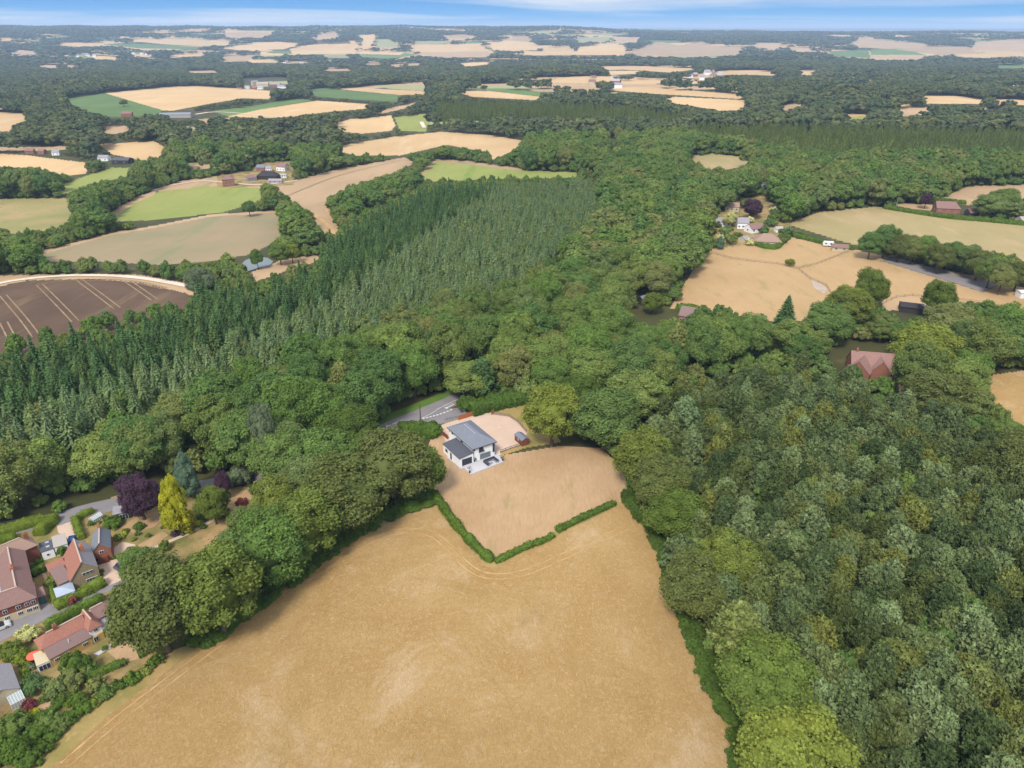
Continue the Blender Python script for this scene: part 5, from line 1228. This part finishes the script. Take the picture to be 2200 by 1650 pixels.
# cottage row
fz = frame((113, 1433), (274, 1345), 0, 5.4, 1); ang_ = degrees(atan2(fz.ex[1], fz.ex[0])); B = Bld('cottage_row', 'long low row with orange-red tiles, grey lean-to roof and ochre walls above the barley', 'cottages', *fz.mid()); Lz = fz.L
lo_ = fz.sub(0, 0, Lz * .53, 2.0); hi_ = fz.sub(-.3, 2.01, Lz * .58, 3.2)
blk(B, lo_, 1.75, 1.25, 'flat', ov=.12, wall='yellow', rm='brown', rname='lean_to_roof')
r1 = blk(B, hi_, 3.1, 1.35, 'gable', (1, 0), .2, wall='yellow', rm='red', ridge='ridge')
chimney(B, r1, hi_, hi_.L * .42, 1.6, 3.8, 5.3, .7, .5, 2); B.part('flue', *tubev(lo_(3.6, .9, 2.0), lo_(3.6, .9, 3.1), .07), 'upvc', r1)
gw = fz.sub(Lz * .535, .3, Lz * .16, 4.4).turned(); blk(B, gw, 3.2, 1.2, 'gable', (.8, 0), .2, wall='white', rm='red', ridge='ridge', rname='wing_roof', lower=None)
win(B, gw, 'l', gw.W / 2, 2.3, .7, .5, 2); B.part('lower_wall', *boxv(fz, Lz * .54, Lz * .69, .0, .29, 0, 1.6), 'yellow')
win(B, fz.sub(0, -.0, Lz, 1), 'f', Lz * .58, .4, .8, 1.1, 2); 
ex_ = fz.sub(Lz * .70, 2.4, Lz * .30, 3.6); r2 = blk(B, ex_, 3.0, 1.3, 'gable', (0, 1), .2, wall='white', rm='dred', ridge='ridge', rname='hipped_roof')
win(B, ex_, 'f', ex_.L * .5, 2.35, 2.3, .45, 5); fl = fz.sub(Lz * .70, .2, Lz * .30, 2.15); blk(B, fl, 1.9, .5, 'flat', ov=.1, wall='yellow', rm='lslate', rname='porch_roof')
win(B, fl, 'f', fl.L * .3, .2, 1.5, 1.4, 3, name='french_window'); win(B, fl, 'f', fl.L * .75, .9, .7, .6, 2)
for u in (.08, .2, .44): win(B, lo_, 'f', Lz * u, .8, .9, .6, 3)
fp = frame((85, 1445), (113, 1433), 0, 2.6, 1); B = Bld('sun_room', 'lean-to sun room with a cream ribbed roof and dark glazing at the end of the cottage row', 'conservatory', *fp.mid()); blk(B, fp, 1.5, .6, 'flat', ov=.1, wall='upvc', rm='cream'); win(B, fp, 'f', fp.L / 2, .15, fp.L * .9, 1.2, 3); win(B, fp, 'l', fp.W / 2, .15, fp.W * .8, 1.2, 2)
# parasols
def parasol(label, px, py, r, h, c, z=0):
    w = G(px, py, h); x, y = float(w[0]), float(w[1]); B = Bld('parasol', label, 'parasol', x, y, 0); n = 10; a = np.arange(n) * 2 * pi / n
    v = [(x, y, h + r * .28)] + [(x + cos(t) * r, y + sin(t) * r, h) for t in a]; v += [(p[0], p[1], p[2] - .03) for p in v]; m1 = n + 1
    f = [(0, 1 + j, 1 + (j + 1) % n) for j in range(n)] + [(m1, m1 + 1 + (j + 1) % n, m1 + 1 + j) for j in range(n)] + [(1 + j, m1 + 1 + j, m1 + 1 + (j + 1) % n, 1 + (j + 1) % n) for j in range(n)]
    B.part('canopy', v, f, plain_mat('parasol_cloth', c, .03)); B.part('pole', *tubev((x, y, 0), (x, y, h + r * .2), .03), 'metal'); return B
parasol('open coral-red parasol beside the cream-roofed sun room', 72, 1408, 1.15, 1.9, (.75, .11, .07, 1)); parasol('small magenta parasol half hidden behind the coral-red one', 86, 1403, .5, 1.7, (.4, .05, .3, 1))
bush('flowering_shrub', 'magenta flowering shrub at the end of the cottage lawn', 260, 1428, .5, .8, 'purple', leaves=150)
# bottom-left corner house, greenhouse
B = Bld('corner_bungalow', 'grey-roofed bungalow cut by the left picture edge below the parasol', 'house', *G(10, 1470)[0][:2]); fh = frame((42, 1478), (22, 1425), 2.0, 4.6, 1, .1); blk(B, fh, 2.0, 1.3, 'gable', ov=.2, wall='cream', rm='lslate'); win(B, fh, 'f', 1.0, .8, .7, .6)
def greenhouse(label, p1, p2, W_, e, r, wall='cglass'):
    f_ = frame(p1, p2, e, W_, 1); B = Bld('greenhouse', label, 'greenhouse', *f_.mid()); n = 5; bars = []; zr = e + r
    gz = BM['ghglass']; B.part('glazing', [f_(u, v, z) for u in (0, f_.L) for v, z in ((0, 0), (0, e), (W_ / 2, zr), (W_, e), (W_, 0))], [(0, 1, 2, 3, 4), (9, 8, 7, 6, 5), (0, 5, 6, 1), (1, 6, 7, 2), (2, 7, 8, 3), (3, 8, 9, 4)], gz)
    for k in range(n + 1):
        u = f_.L * k / n
        for a, b in (((0, 0), (0, e)), ((0, e), (W_ / 2, zr)), ((W_ / 2, zr), (W_, e)), ((W_, e), (W_, 0))): bars.append(tubev(f_(u, a[0], a[1] + .02), f_(u, b[0], b[1] + .02), .035, n=4))
    for v, z in ((0, e), (W_ / 2, zr), (W_, e), (0, .03), (W_, .03)): bars.append(tubev(f_(-.03, v, z + .02), f_(f_.L + .03, v, z + .02), .04, n=4))
    B.part('frame', *join(bars), 'upvc')
def ghm():
    m, t, b = nodes('greenhouse_glass'); b.inputs['Base Color'].default_value = (.5, .58, .58, 1); b.inputs['Alpha'].default_value = .55; b.inputs['Roughness'].default_value = .1; return m
BM['ghglass'] = ghm()
greenhouse('white-framed greenhouse in the bottom left garden', (23, 1515), (53, 1499), 2.6, 1.3, .7); greenhouse('small grey-white greenhouse behind the annex garden', (200, 1118), (220, 1106), 1.5, 1.2, .5)
B = Bld('summerhouse', 'dark summerhouse with a pale green-grey roof under the purple beech', 'summerhouse', *G(262, 1105)[0][:2]); fh = frame((244, 1106), (280, 1098), 1.8, 2.6, 1); blk(B, fh, 1.8, .3, 'flat', ov=.2, wall='black', rm='lslate'); win(B, fh, 'f', fh.L * .55, .1, 1.8, 1.4, 3)
# cars
car('blue_car', 'blue car parked at the top of the drive beside the annex', 156, 1166, 112, (.02, .09, .26, 1)); car('white_car', 'white car at the left edge of the village lane', -2, 1352, 40, (.6, .6, .6, 1)); car('grey_car', 'dark grey car half under the tree at the end of the gravel yard', 268, 1215, 60, (.09, .09, .11, 1))
car('white_van', 'white vehicle on the road in the gap between the woods', 1182, 742, 60, (.6, .6, .6, 1)); car('silver_car', 'silver car parked near the yellow shrub by the hidden road', 1300, 674, 30, (.4, .42, .44, 1)); car('dark_car', 'dark car parked by the bungalow', 1612, 520, 10, (.03, .04, .06, 1))
# hedges and shrubs of the village
hedge('clipped_hedge', 'long golden-green clipped hedge along the main road at the left edge', [(-30, 1152), (20, 1142), (60, 1130), (100, 1120)], 2.6, 2.0, 'yhedge', .05, dens=60, size=.2)
hedge('clipped_hedge', 'fat golden clipped hedge at the bend, ending in a rounded lobe', [(86, 1152), (92, 1143), (104, 1132), (114, 1124), (116, 1118)], 2.8, 2.2, 'yhedge', .05, dens=60, size=.2)
hedge('clipped_hedge', 'short golden-green hedge above the terrace house roof at the left edge', [(-20, 1168), (10, 1163), (36, 1156)], 2.0, 1.7, 'yhedge', .06, dens=60, size=.2)
hedge('garden_hedge', 'bright green hedge between the side drive and the small greenhouse', [(162, 1118), (166, 1134), (172, 1148), (177, 1160)], 1.6, 1.7, 'yhedge', .15, dens=50, size=.2); hedge('garden_hedge', 'bright green hedge along the main road above the small greenhouse', [(166, 1116), (185, 1108), (202, 1100)], 1.3, 1.5, 'yhedge', .15, dens=50, size=.2)
hedge('garden_hedge', 'vivid green clipped hedge beside the gravel yard', [(253, 1204), (270, 1196), (300, 1181)], 1.3, 1.3, 'yhedge', .05, dens=60, size=.18)
hedge('garden_hedge', 'bright green and red hedge in front of the stone house', [(120, 1308), (150, 1294), (180, 1278), (205, 1265), (226, 1254)], 2.2, 1.8, 'yhedge', .15, dens=50, size=.22); bush('red_shrub', 'red-brown shrub in the middle of the hedge below the stone house', 156, 1290, .8, 1.7, 'red', leaves=260)
hedge('garden_hedge', 'green hedge on the left side of the conservatory', [(112, 1268), (116, 1285), (122, 1302)], 1.0, 1.4, 'yhedge', .15, dens=50, size=.2)
hedge('garden_hedge', 'long olive hedge between the village lane and the cottage row', [(100, 1352), (130, 1336), (160, 1320), (195, 1303), (226, 1287)], 1.6, 1.8, 'hedge', .1, dens=60, size=.2)
hedge('garden_hedge', 'dark hedge between the cottage lawn and the barley', [(180, 1462), (215, 1448), (250, 1433), (270, 1425)], 1.4, 1.3, 'hedge', .15, dens=50, size=.2); hedge('garden_hedge', 'dark rounded hedge end under the huge oaks', [(298, 1410), (315, 1402), (335, 1390)], 1.6, 1.3, 'hedge', .08, dens=60, size=.2)
hedge('garden_hedge', 'brown-green hedge below the bottom gardens', [(60, 1570), (110, 1530), (160, 1492)], 1.6, 1.2, 'hedge', .25, dens=50, size=.2)
hedge('garden_hedge', 'dark hedge inside the terrace house garden', [(70, 1240), (85, 1228), (100, 1225)], 1.5, 1.6, 'hedge', .12, dens=60, size=.2)
for lab, px, py, r, h, mt in (
    ('cream-leaved rounded shrub beside the lane at the left end of the cottage row', 60, 1362, 1.9, 2.4, 'cream'), ('bright green tree-like shrub below the village lane at the left edge', 20, 1398, 2.2, 2.8, 'fresh'), ('green shrub just right of the one at the left edge, near the parasol', 42, 1412, 1.5, 2.0, 'yhedge'),
    ('dark round clipped bush between the annex and the summerhouse', 238, 1122, 1.9, 2.5, 'hedge'), ('yellow-green shrub below the dark clipped bush', 255, 1154, 1.0, 1.1, 'lime'), ('rounded green tree between white outbuilding and stone house', 134, 1184, 1.0, 2.4, 'hedge'),
    ('bright yellow shrub in the bed right of the golden conifer', 425, 1124, .7, .9, 'yellow'), ('small dark purple shrub below the golden conifer', 376, 1146, .9, 1.1, 'purple'), ('red-leaved shrub on the far garden lawn', 520, 1080, 1.4, 1.4, 'red'), ('grey-green shrub next to the red-leaved one', 548, 1052, 1.5, 1.8, 'hedge'),
    ('pale spreading shrub in the dry grass below the telegraph pole', 480, 1102, 1.6, 1.5, 'lime'), ('palm-like spiky shrub on the small dry lawn', 352, 1172, 1.1, 2.2, 'fresh'), ('green shrub beside the garden hut by the beech', 300, 1130, 1.2, 1.2, 'hedge'), ('large dark laurel in the shady garden corner', 510, 1025, 3.2, 3.6, 'silver'),
    ('laurel left of the large dark one', 475, 1065, 1.6, 2.2, 'silver'), ('broad spreading green tree in front of the cottage row', 160, 1425, 2.5, 3.4, 'hedge'), ('low twiggy tree below the spreading green tree', 150, 1462, 2.3, 2.8, 'wood'), ('apple tree in the bottom garden', 118, 1478, 2.0, 2.8, 'wood'), ('dark blue-green shrub by the bottom greenhouse', 68, 1472, 1.8, 2.2, 'spruced'),
    ('leafy green shrub on the bottom garden lawn', 130, 1500, 1.4, 1.5, 'fresh'), ('yellow shrub near the bottom greenhouse', 70, 1535, 1.0, 1.0, 'yellow'), ('large dark shrub in the bottom left corner', 25, 1565, 2.8, 3.0, 'wood'), ('second large shrub in the bottom left corner', 20, 1610, 2.8, 2.8, 'hedge'), ('green shrub at the field edge in the bottom left corner', 60, 1590, 1.6, 1.6, 'hedge'),
    ('dark red-brown shrub right of the bottom greenhouse', 62, 1515, 1.1, 1.2, 'red'), ('grey twiggy shrub left of the sun room', 85, 1462, 1.0, 1.2, 'silver'), ('dark shrub at the left of the bottom hedge', 190, 1440, 1.5, 2.0, 'wood')):
    bush('garden_shrub', lab, px, py, r, h, mt, size=.26, leaves=int(300 + 260 * r * r))
# ------------------------------------------------------------------ houses farther off
BM['manor'] = mat_tiles('brown_red_tiles', q(166, 128, 118), .16, 1.5)
simple_house('manor_house', 'rambling red-brick house with brown-red tiled roofs in the wood on the right', 'house', 1870, 800, 14, 8.5, -12, 2.8, 4.2, 'brick', 'manor', hips=(0, 0), wins=4, chim=1)
for px, py, L_, W_, an, lab in ((1846, 806, 8, 7, 52, 'l'), (1926, 802, 9, 6.5, 48, 'r'), (1885, 808, 6, 6, 75, 'm')):
    o = bpy.data.objects['manor_house']; w = G(px, py)[0]; BB = Bld.__new__(Bld); BB.o = o; BB.c = np.array(o.location); blk(BB, frame_at(w[0], w[1], L_, W_, an), float(w[2]) + 2.7, 3.4, 'gable', z0=float(w[2]), wall='brick', rm='manor', rname='cross_roof', ov=.2)
H_ = simple_house
H_('farmhouse', 'tall red-brick farmhouse with a reddish roof at the edge of the bright meadow', 'house', 492, 398, 9, 9, 20, 5.5, 2.6, 'brick', 'dred', hips=(1, 1), chim=2, storeys=2)
H_('barn', 'long black-roofed barn behind the red farmhouse', 'barn', 577, 384, 17, 8, -3, 3.0, 3.4, 'black', 'black', hips=(1, 1), wins=0); H_('cottage', 'small greyish cottage between the red farmhouse and the black barn', 'house', 540, 388, 7, 5, 35, 2.8, 1.8, 'lslate', 'dred')
H_('house', 'house with a bluish roof and red wall behind the black barn', 'house', 563, 366, 8, 6, -10, 3, 2, 'brick', 'slate'); H_('house', 'small white house right behind the black barn', 'house', 578, 368, 5, 5, 10, 3, 1.8, 'white', 'lslate'); H_('house', 'red house with white gables right of the black barn', 'house', 608, 366, 9, 7, -20, 3.6, 2.6, 'white', 'dred', chim=1, storeys=1)
H_('outbuilding', 'grey low outbuilding at the right end of the farm group', 'outbuilding', 593, 393, 11, 5, -2, 2.2, 1.2, 'felt', 'lslate'); H_('outbuilding', 'white open shed beside the farm trees', 'outbuilding', 609, 381, 6, 4, 0, 2.2, .8, 'white', 'felt')
H_('barn', 'long grey steel barn beside the far farm track', 'barn', 379, 252, 40, 14, 8, 4, 2, 'felt', 'metal', wins=0); H_('barn', 'white-roofed barn showing above the trees at the middle of the picture', 'barn', 1317, 334, 15, 11, 12, 4, 2.5, 'felt', 'felt', wins=0)
H_('white_cottage', 'white house with a grey roof among the trees above the gardens', 'house', 1652, 402, 10, 7, -15, 3.2, 2.4, 'white', 'felt'); H_('grey_house', 'grey-roofed house behind the bungalow gardens', 'house', 1594, 489, 6, 6, -8, 3.4, 2.2, 'white', 'lslate', chim=1)
H_('bungalow', 'bungalow with a brown-grey hipped roof inside a clipped hedge', 'house', 1646, 524, 13, 9, -10, 2.4, 3.0, 'cream', 'tan', hips=(1, 1)); H_('bungalow', 'smaller brown-roofed bungalow just behind the hipped one', 'house', 1620, 497, 9, 6, 25, 2.3, 2.0, 'white', 'dred'); H_('garage', 'small grey garage left of the hipped bungalow', 'garage', 1598, 520, 4, 5, 30, 2.1, 1.1, 'cream', 'lslate', wins=0)
H_('brick_farmhouse', 'red-brick farmhouse with a dark red roof at the right beyond the big pasture', 'house', 2031, 456, 13, 8, -12, 3.2, 3.2, 'brick', 'dred', hips=(0, .6), chim=2); H_('garage', 'garage with a dark red roof right of the brick farmhouse', 'garage', 2086, 463, 6, 5, 10, 2.3, 1.8, 'black', 'dred', wins=0); H_('barn', 'pale-roofed shed at the right picture edge below the brick farmhouse', 'barn', 2202, 480, 9, 6, 5, 2.5, 1.5, 'felt', 'felt', wins=0)
H_('stable', 'black stable with a dark flat-pitched roof in the sandy yard', 'stable', 1955, 668, 8, 6, -22, 2.4, .9, 'black', 'black', wins=0); H_('stable', 'second black stable with a pale roof edge right of the first', 'stable', 1980, 672, 6, 3, -35, 2.6, .6, 'black', 'lslate', wins=0); H_('container', 'white shed at the right picture edge beside the arena', 'shed', 2206, 638, 8, 3.5, 0, 2.4, .3, 'white', 'white', wins=0)
H_('field_shelter', 'open field shelter with a red-brown roof beside the white caravan', 'shed', 1803, 538, 7.5, 4, -14, 2.0, 1.2, 'cream', 'dred', wins=2); H_('garden_shed', 'dark shed with a pale blue roof behind the round tree near the hidden road', 'shed', 1385, 652, 5.5, 4, 35, 2.4, 1.2, 'black', 'slate', wins=0); H_('brown_roof_house', 'house of which only a steep brown roof shows above the oak wood', 'house', 1482, 690, 7, 6.5, -30, 3, 2.6, 'brick', 'brown')
w = G(1779, 529)[0]; B = Bld('caravan', 'white touring caravan against the paddock hedge', 'caravan', w[0], w[1], w[2]); fc = frame_at(w[0], w[1], 5.5, 2.2, -14); z = float(w[2])
v = [fc(u, vv, z + h) for vv in (0, 2.2) for u, h in ((.2, .5), (0, 1.2), (.5, 2.4), (5.0, 2.45), (5.5, 1.3), (5.3, .5))]; B.part('body', v, [tuple(range(6)), tuple(range(11, 5, -1))] + [(j, (j + 1) % 6, 6 + (j + 1) % 6, 6 + j) for j in range(6)], 'paint_w')
win(B, fc, 'f', 1.4, z + 1.4, 1.0, .5, 1, 'anthra'); win(B, fc, 'f', 3.8, z + 1.4, 1.0, .5, 1, 'anthra'); B.part('wheel', *tubev(fc(2.7, -.02, z + .33), fc(2.7, .25, z + .33), .33, n=12), 'black'); B.part('tow_bar', *boxv(fc, 5.3, 6.5, 1.0, 1.2, z + .4, z + .5), 'metal')
hedge('clipped_hedge', 'clipped hedge enclosing the hipped bungalow', [(1622, 526), (1640, 533), (1668, 536), (1680, 522), (1694, 512)], 2.6, 2.4, 'hedge', .06, dens=20, size=.4)
hedge('field_hedge', 'straight hedge from the bungalow gardens to the white caravan', [(1665, 496), (1700, 507), (1740, 517), (1790, 530), (1835, 537)], 2.6, 2.2, 'hedge', .1, dens=16, size=.5)
hedge('field_hedge', 'hedge along the top of the big pasture below the brick farmhouse', [(1900, 448), (1960, 458), (2040, 470), (2120, 476), (2200, 484), (2260, 488)], 3, 2.4, 'hedge', .15, dens=14, size=.6); hedge('field_hedge', 'dark hedge behind the brick farmhouse', [(1990, 428), (2020, 432), (2060, 438), (2075, 439)], 3, 2.4, 'hedge', .08, dens=14, size=.6)
hedge('field_hedge', 'hedge behind the brown-roofed house at the lower paddock corner', [(1455, 668), (1475, 664), (1500, 672)], 3, 2.6, 'hedge', .1, dens=18, size=.45)
k_ = 0
for px, py, L_, an, wl, rf, lab in ((66, 330, 9, 10, 'brick', 'dred', 'red-roofed house at the left end of the row beyond the left stubble field'), (92, 331, 8, -10, 'brick', 'dred', 'second red house of the row beyond the left stubble field'), (122, 333, 8, 5, 'white', 'lslate', 'white and grey house at the right end of the row beyond the left stubble field'), (225, 345, 11, -4, 'white', 'lslate', 'low grey farm shed with a white end in the left fields'), (265, 350, 18, -6, 'black', 'dslate', 'long dark farm shed in the left fields'),
    (157, 180, 12, 5, 'white', 'lslate', 'small white house in the trees left of the great straw field'), (178, 183, 10, -8, 'white', 'dred', 'second small white house left of the great straw field'), (300, 180, 12, 0, 'brick', 'dred', 'small red house at the top of the great straw field'), (274, 250, 12, 10, 'brick', 'dred', 'red house in the trees beside the grey steel barn'),
    (418, 370, 8, 0, 'brick', 'dred', 'small red-roofed house in the trees left of the tall farmhouse'), (1580, 385, 8, 0, 'brick', 'dred', 'red roof hidden in the trees below the round pale field'), (1960, 158, 20, 30, 'white', 'felt', 'big white building in the far valley on the right'), (1970, 190, 26, 0, 'white', 'dred', 'far red and white building in the right-hand valley'), (2010, 190, 22, 5, 'white', 'felt', 'far white building right of the red and white one'), (2100, 170, 22, 0, 'white', 'felt', 'far white farm in the trees at the right')):
    sfar = .9 if py > 300 else 1.1; H_('far_house', lab, 'house', px, py, L_ * sfar, L_ * .6 * sfar, an, 3.5 * sfar, 2.2 * sfar, wl, rf, wins=2)
# the hamlet's small trees and gardens
rh = np.random.default_rng(5); KN = [('cream', 'cream-flowered'), ('fresh', 'fresh green'), ('lime', 'yellow-green'), ('spruced', 'dark green'), ('wood', 'mid green'), ('brownish', 'olive')]
for k in range(46):
    px, py = rh.uniform(1532, 1694), rh.uniform(432, 524)
    if abs(px - 1646) < 26 and 500 < py < 532 or abs(px - 1620) < 16 and 484 < py < 500 or abs(px - 1594) < 14 and 470 < py < 492 or py < 470 - (px - 1560) * .1 and px > 1665: continue
    mt, cl = KN[k % 6]; r = rh.uniform(1.6, 3.6); bush('hamlet_shrub', 'rounded garden tree or shrub among the bungalows and hedges of the hamlet', px, py, r, r * 1.5, mt, cat='shrub', group='garden trees and shrubs of the hamlet', size=.55, leaves=260)
H_('bungalow', 'low pale-roofed house at the left side of the hamlet gardens', 'house', 1548, 484, 9, 6, 20, 2.6, 1.8, 'white', 'lslate'); H_('cottage', 'small brown-roofed cottage between the hamlet shrubs and the copper beech', 'house', 1572, 452, 8, 6, -15, 2.8, 2.0, 'cream', 'tan'); H_('garden_shed', 'little white shed behind the hipped bungalow', 'shed', 1672, 498, 4, 3, 5, 2.1, .8, 'white', 'felt', wins=0)
for k, (px, py, r, mt) in enumerate([(66, 1218, .7, 'hedge'), (72, 1226, .6, 'red'), (80, 1208, .8, 'hedge'), (84, 1216, .5, 'fresh'), (92, 1196, .5, 'hedge'), (104, 1195, .5, 'fresh'), (112, 1238, .8, 'yhedge'), (118, 1246, .9, 'wood'), (112, 1256, .8, 'hedge'), (104, 1250, .9, 'lime'), (215, 1235, .6, 'fresh'), (218, 1226, .5, 'hedge'), (243, 1198, .5, 'hedge'), (244, 1386, .5, 'fresh'), (250, 1382, .5, 'hedge'), (256, 1377, .6, 'fresh'), (262, 1372, .6, 'hedge'), (268, 1364, .7, 'fresh'), (225, 1392, .5, 'hedge'), (48, 1420, .9, 'hedge'), (60, 1424, .8, 'fresh'), (68, 1432, .7, 'silver'), (52, 1440, .8, 'yhedge'), (58, 1452, .8, 'hedge'), (72, 1450, .6, 'silver'),
        (246, 1135, .6, 'lime'), (262, 1148, .8, 'yellow'), (270, 1140, .7, 'hedge'), (225, 1112, .6, 'fresh'), (212, 1122, .5, 'hedge'), (196, 1124, .8, 'fresh'), (286, 1158, .6, 'lime'), (296, 1146, .6, 'hedge'), (404, 1134, .8, 'hedge'), (412, 1142, .6, 'lime'), (436, 1130, .8, 'hedge'), (392, 1148, .5, 'silver'), (384, 1122, .6, 'hedge'), (442, 1112, .9, 'hedge'), (428, 1108, .8, 'spruced'), (350, 1132, .5, 'hedge'), (318, 1150, .6, 'fresh'), (130, 1492, .7, 'wood'), (96, 1500, .9, 'hedge'), (145, 1512, .7, 'yhedge')]):
    bush('bed_shrub', 'small rounded shrub in the flower beds of the village gardens', px, py, r, r * 1.25, mt, group='small shrubs in the village flower beds', size=.18, leaves=170)
# scrub on the bank between the gardens and the barley
for k, (px, py, r, h, mt) in enumerate([(335, 1418, 1.4, 1.2, 'hedge'), (310, 1440, 1.2, .9, 'lime'), (282, 1458, 1.5, 1.1, 'hedge'), (255, 1470, 1.3, .8, 'under'), (225, 1486, 1.6, 1.2, 'wood'), (205, 1508, 1.2, .8, 'lime'), (180, 1516, 1.8, 1.4, 'hedge'), (150, 1540, 1.5, 1.1, 'under'), (128, 1560, 1.8, 1.4, 'wood'), (108, 1580, 1.6, 1.1, 'hedge'), (88, 1606, 1.7, 1.3, 'under'), (60, 1632, 2.0, 1.6, 'hedge'), (205, 1470, 1.6, 1.6, 'wood'), (165, 1500, 1.5, 1.6, 'hedge'), (100, 1550, 2.0, 2.0, 'wood'), (75, 1575, 2.0, 2.0, 'hedge')]):
    bush('bank_shrub', 'low ragged bramble or shrub on the grassy bank between the gardens and the barley', px, py, r, h, mt, group='scrub on the bank beside the barley', leaves=420, size=.24)
# the hall complex beyond the great straw field
for px, py, L_, an, wl, rf, ev, lab in ((548, 184, 16, 50, 'cream', 'lslate', 9, 'tall cream tower-like end of the big country house'), (566, 186, 30, -4, 'cream', 'felt', 7, 'main pale range of the big country house'), (592, 187, 26, 0, 'brick', 'lslate', 6, 'grey-roofed red range at the right of the big country house'), (606, 190, 20, 10, 'white', 'lslate', 5, 'low pale wing at the right end of the big country house'),
    (515, 190, 12, 0, 'brick', 'dred', 4, 'small red house at the left of the big country house'), (532, 191, 11, 5, 'white', 'felt', 4, 'small white house at the left of the big country house'), (560, 192, 13, 0, 'white', 'felt', 4, 'bright white-roofed building in front of the big country house'), (547, 192, 10, 0, 'brick', 'red', 4, 'small orange-roofed building in front of the big country house')):
    H_('country_house', lab, 'house', px, py, L_, L_ * .5 if L_ > 15 else L_ * .7, an, ev, 3, wl, rf, wins=3)
# specks of far villages
rv = np.random.default_rng(3)
for (x0, x1, y0, y1, n) in ((15, 210, 116, 124, 26), (285, 360, 110, 122, 12), (300, 520, 112, 118, 8), (1440, 1560, 155, 172, 12), (1880, 2060, 160, 196, 16), (2080, 2190, 150, 200, 8), (600, 760, 134, 150, 8), (1250, 1330, 170, 190, 5)):
    for k in range(n):
        px, py = rv.uniform(x0, x1), rv.uniform(y0, y1); w = G(px, py)[0]; s_ = rv.uniform(12, 22); z = float(w[2])
        B = Bld('village_house', 'tiny pale house, one of the specks scattered through the far valley villages', 'house', w[0], w[1], z, 'far village houses'); blk(B, frame_at(w[0], w[1], s_, s_ * .6, rv.uniform(-40, 40)), z + 6, 4, 'gable', z0=z, wall=['white', 'cream', 'brick'][k % 3], rm=['lslate', 'dred', 'felt'][k % 3])
# ------------------------------------------------------------------ haze
def haze():
    import bmesh
    bm = bmesh.new(); bmesh.ops.create_cube(bm, size=1)
    for v in bm.verts:
        v.co.x *= 64000; v.co.y *= 64000; v.co.z = -60.0 if v.co.z < 0 else 160.0
    me = bpy.data.meshes.new('haze'); bm.to_mesh(me); bm.free()
    m = bpy.data.materials.new('haze'); m.use_nodes = True; t = m.node_tree; t.nodes.clear()
    o = t.nodes.new('ShaderNodeOutputMaterial'); v = t.nodes.new('ShaderNodeVolumePrincipled')
    v.inputs['Density'].default_value = 0.00008; v.inputs['Color'].default_value = (.58, .76, 1, 1)
    t.links.new(v.outputs[0], o.inputs['Volume'])
    tag(mkobj('haze', me, m), 'thin summer haze over the countryside', kind='stuff')
haze()
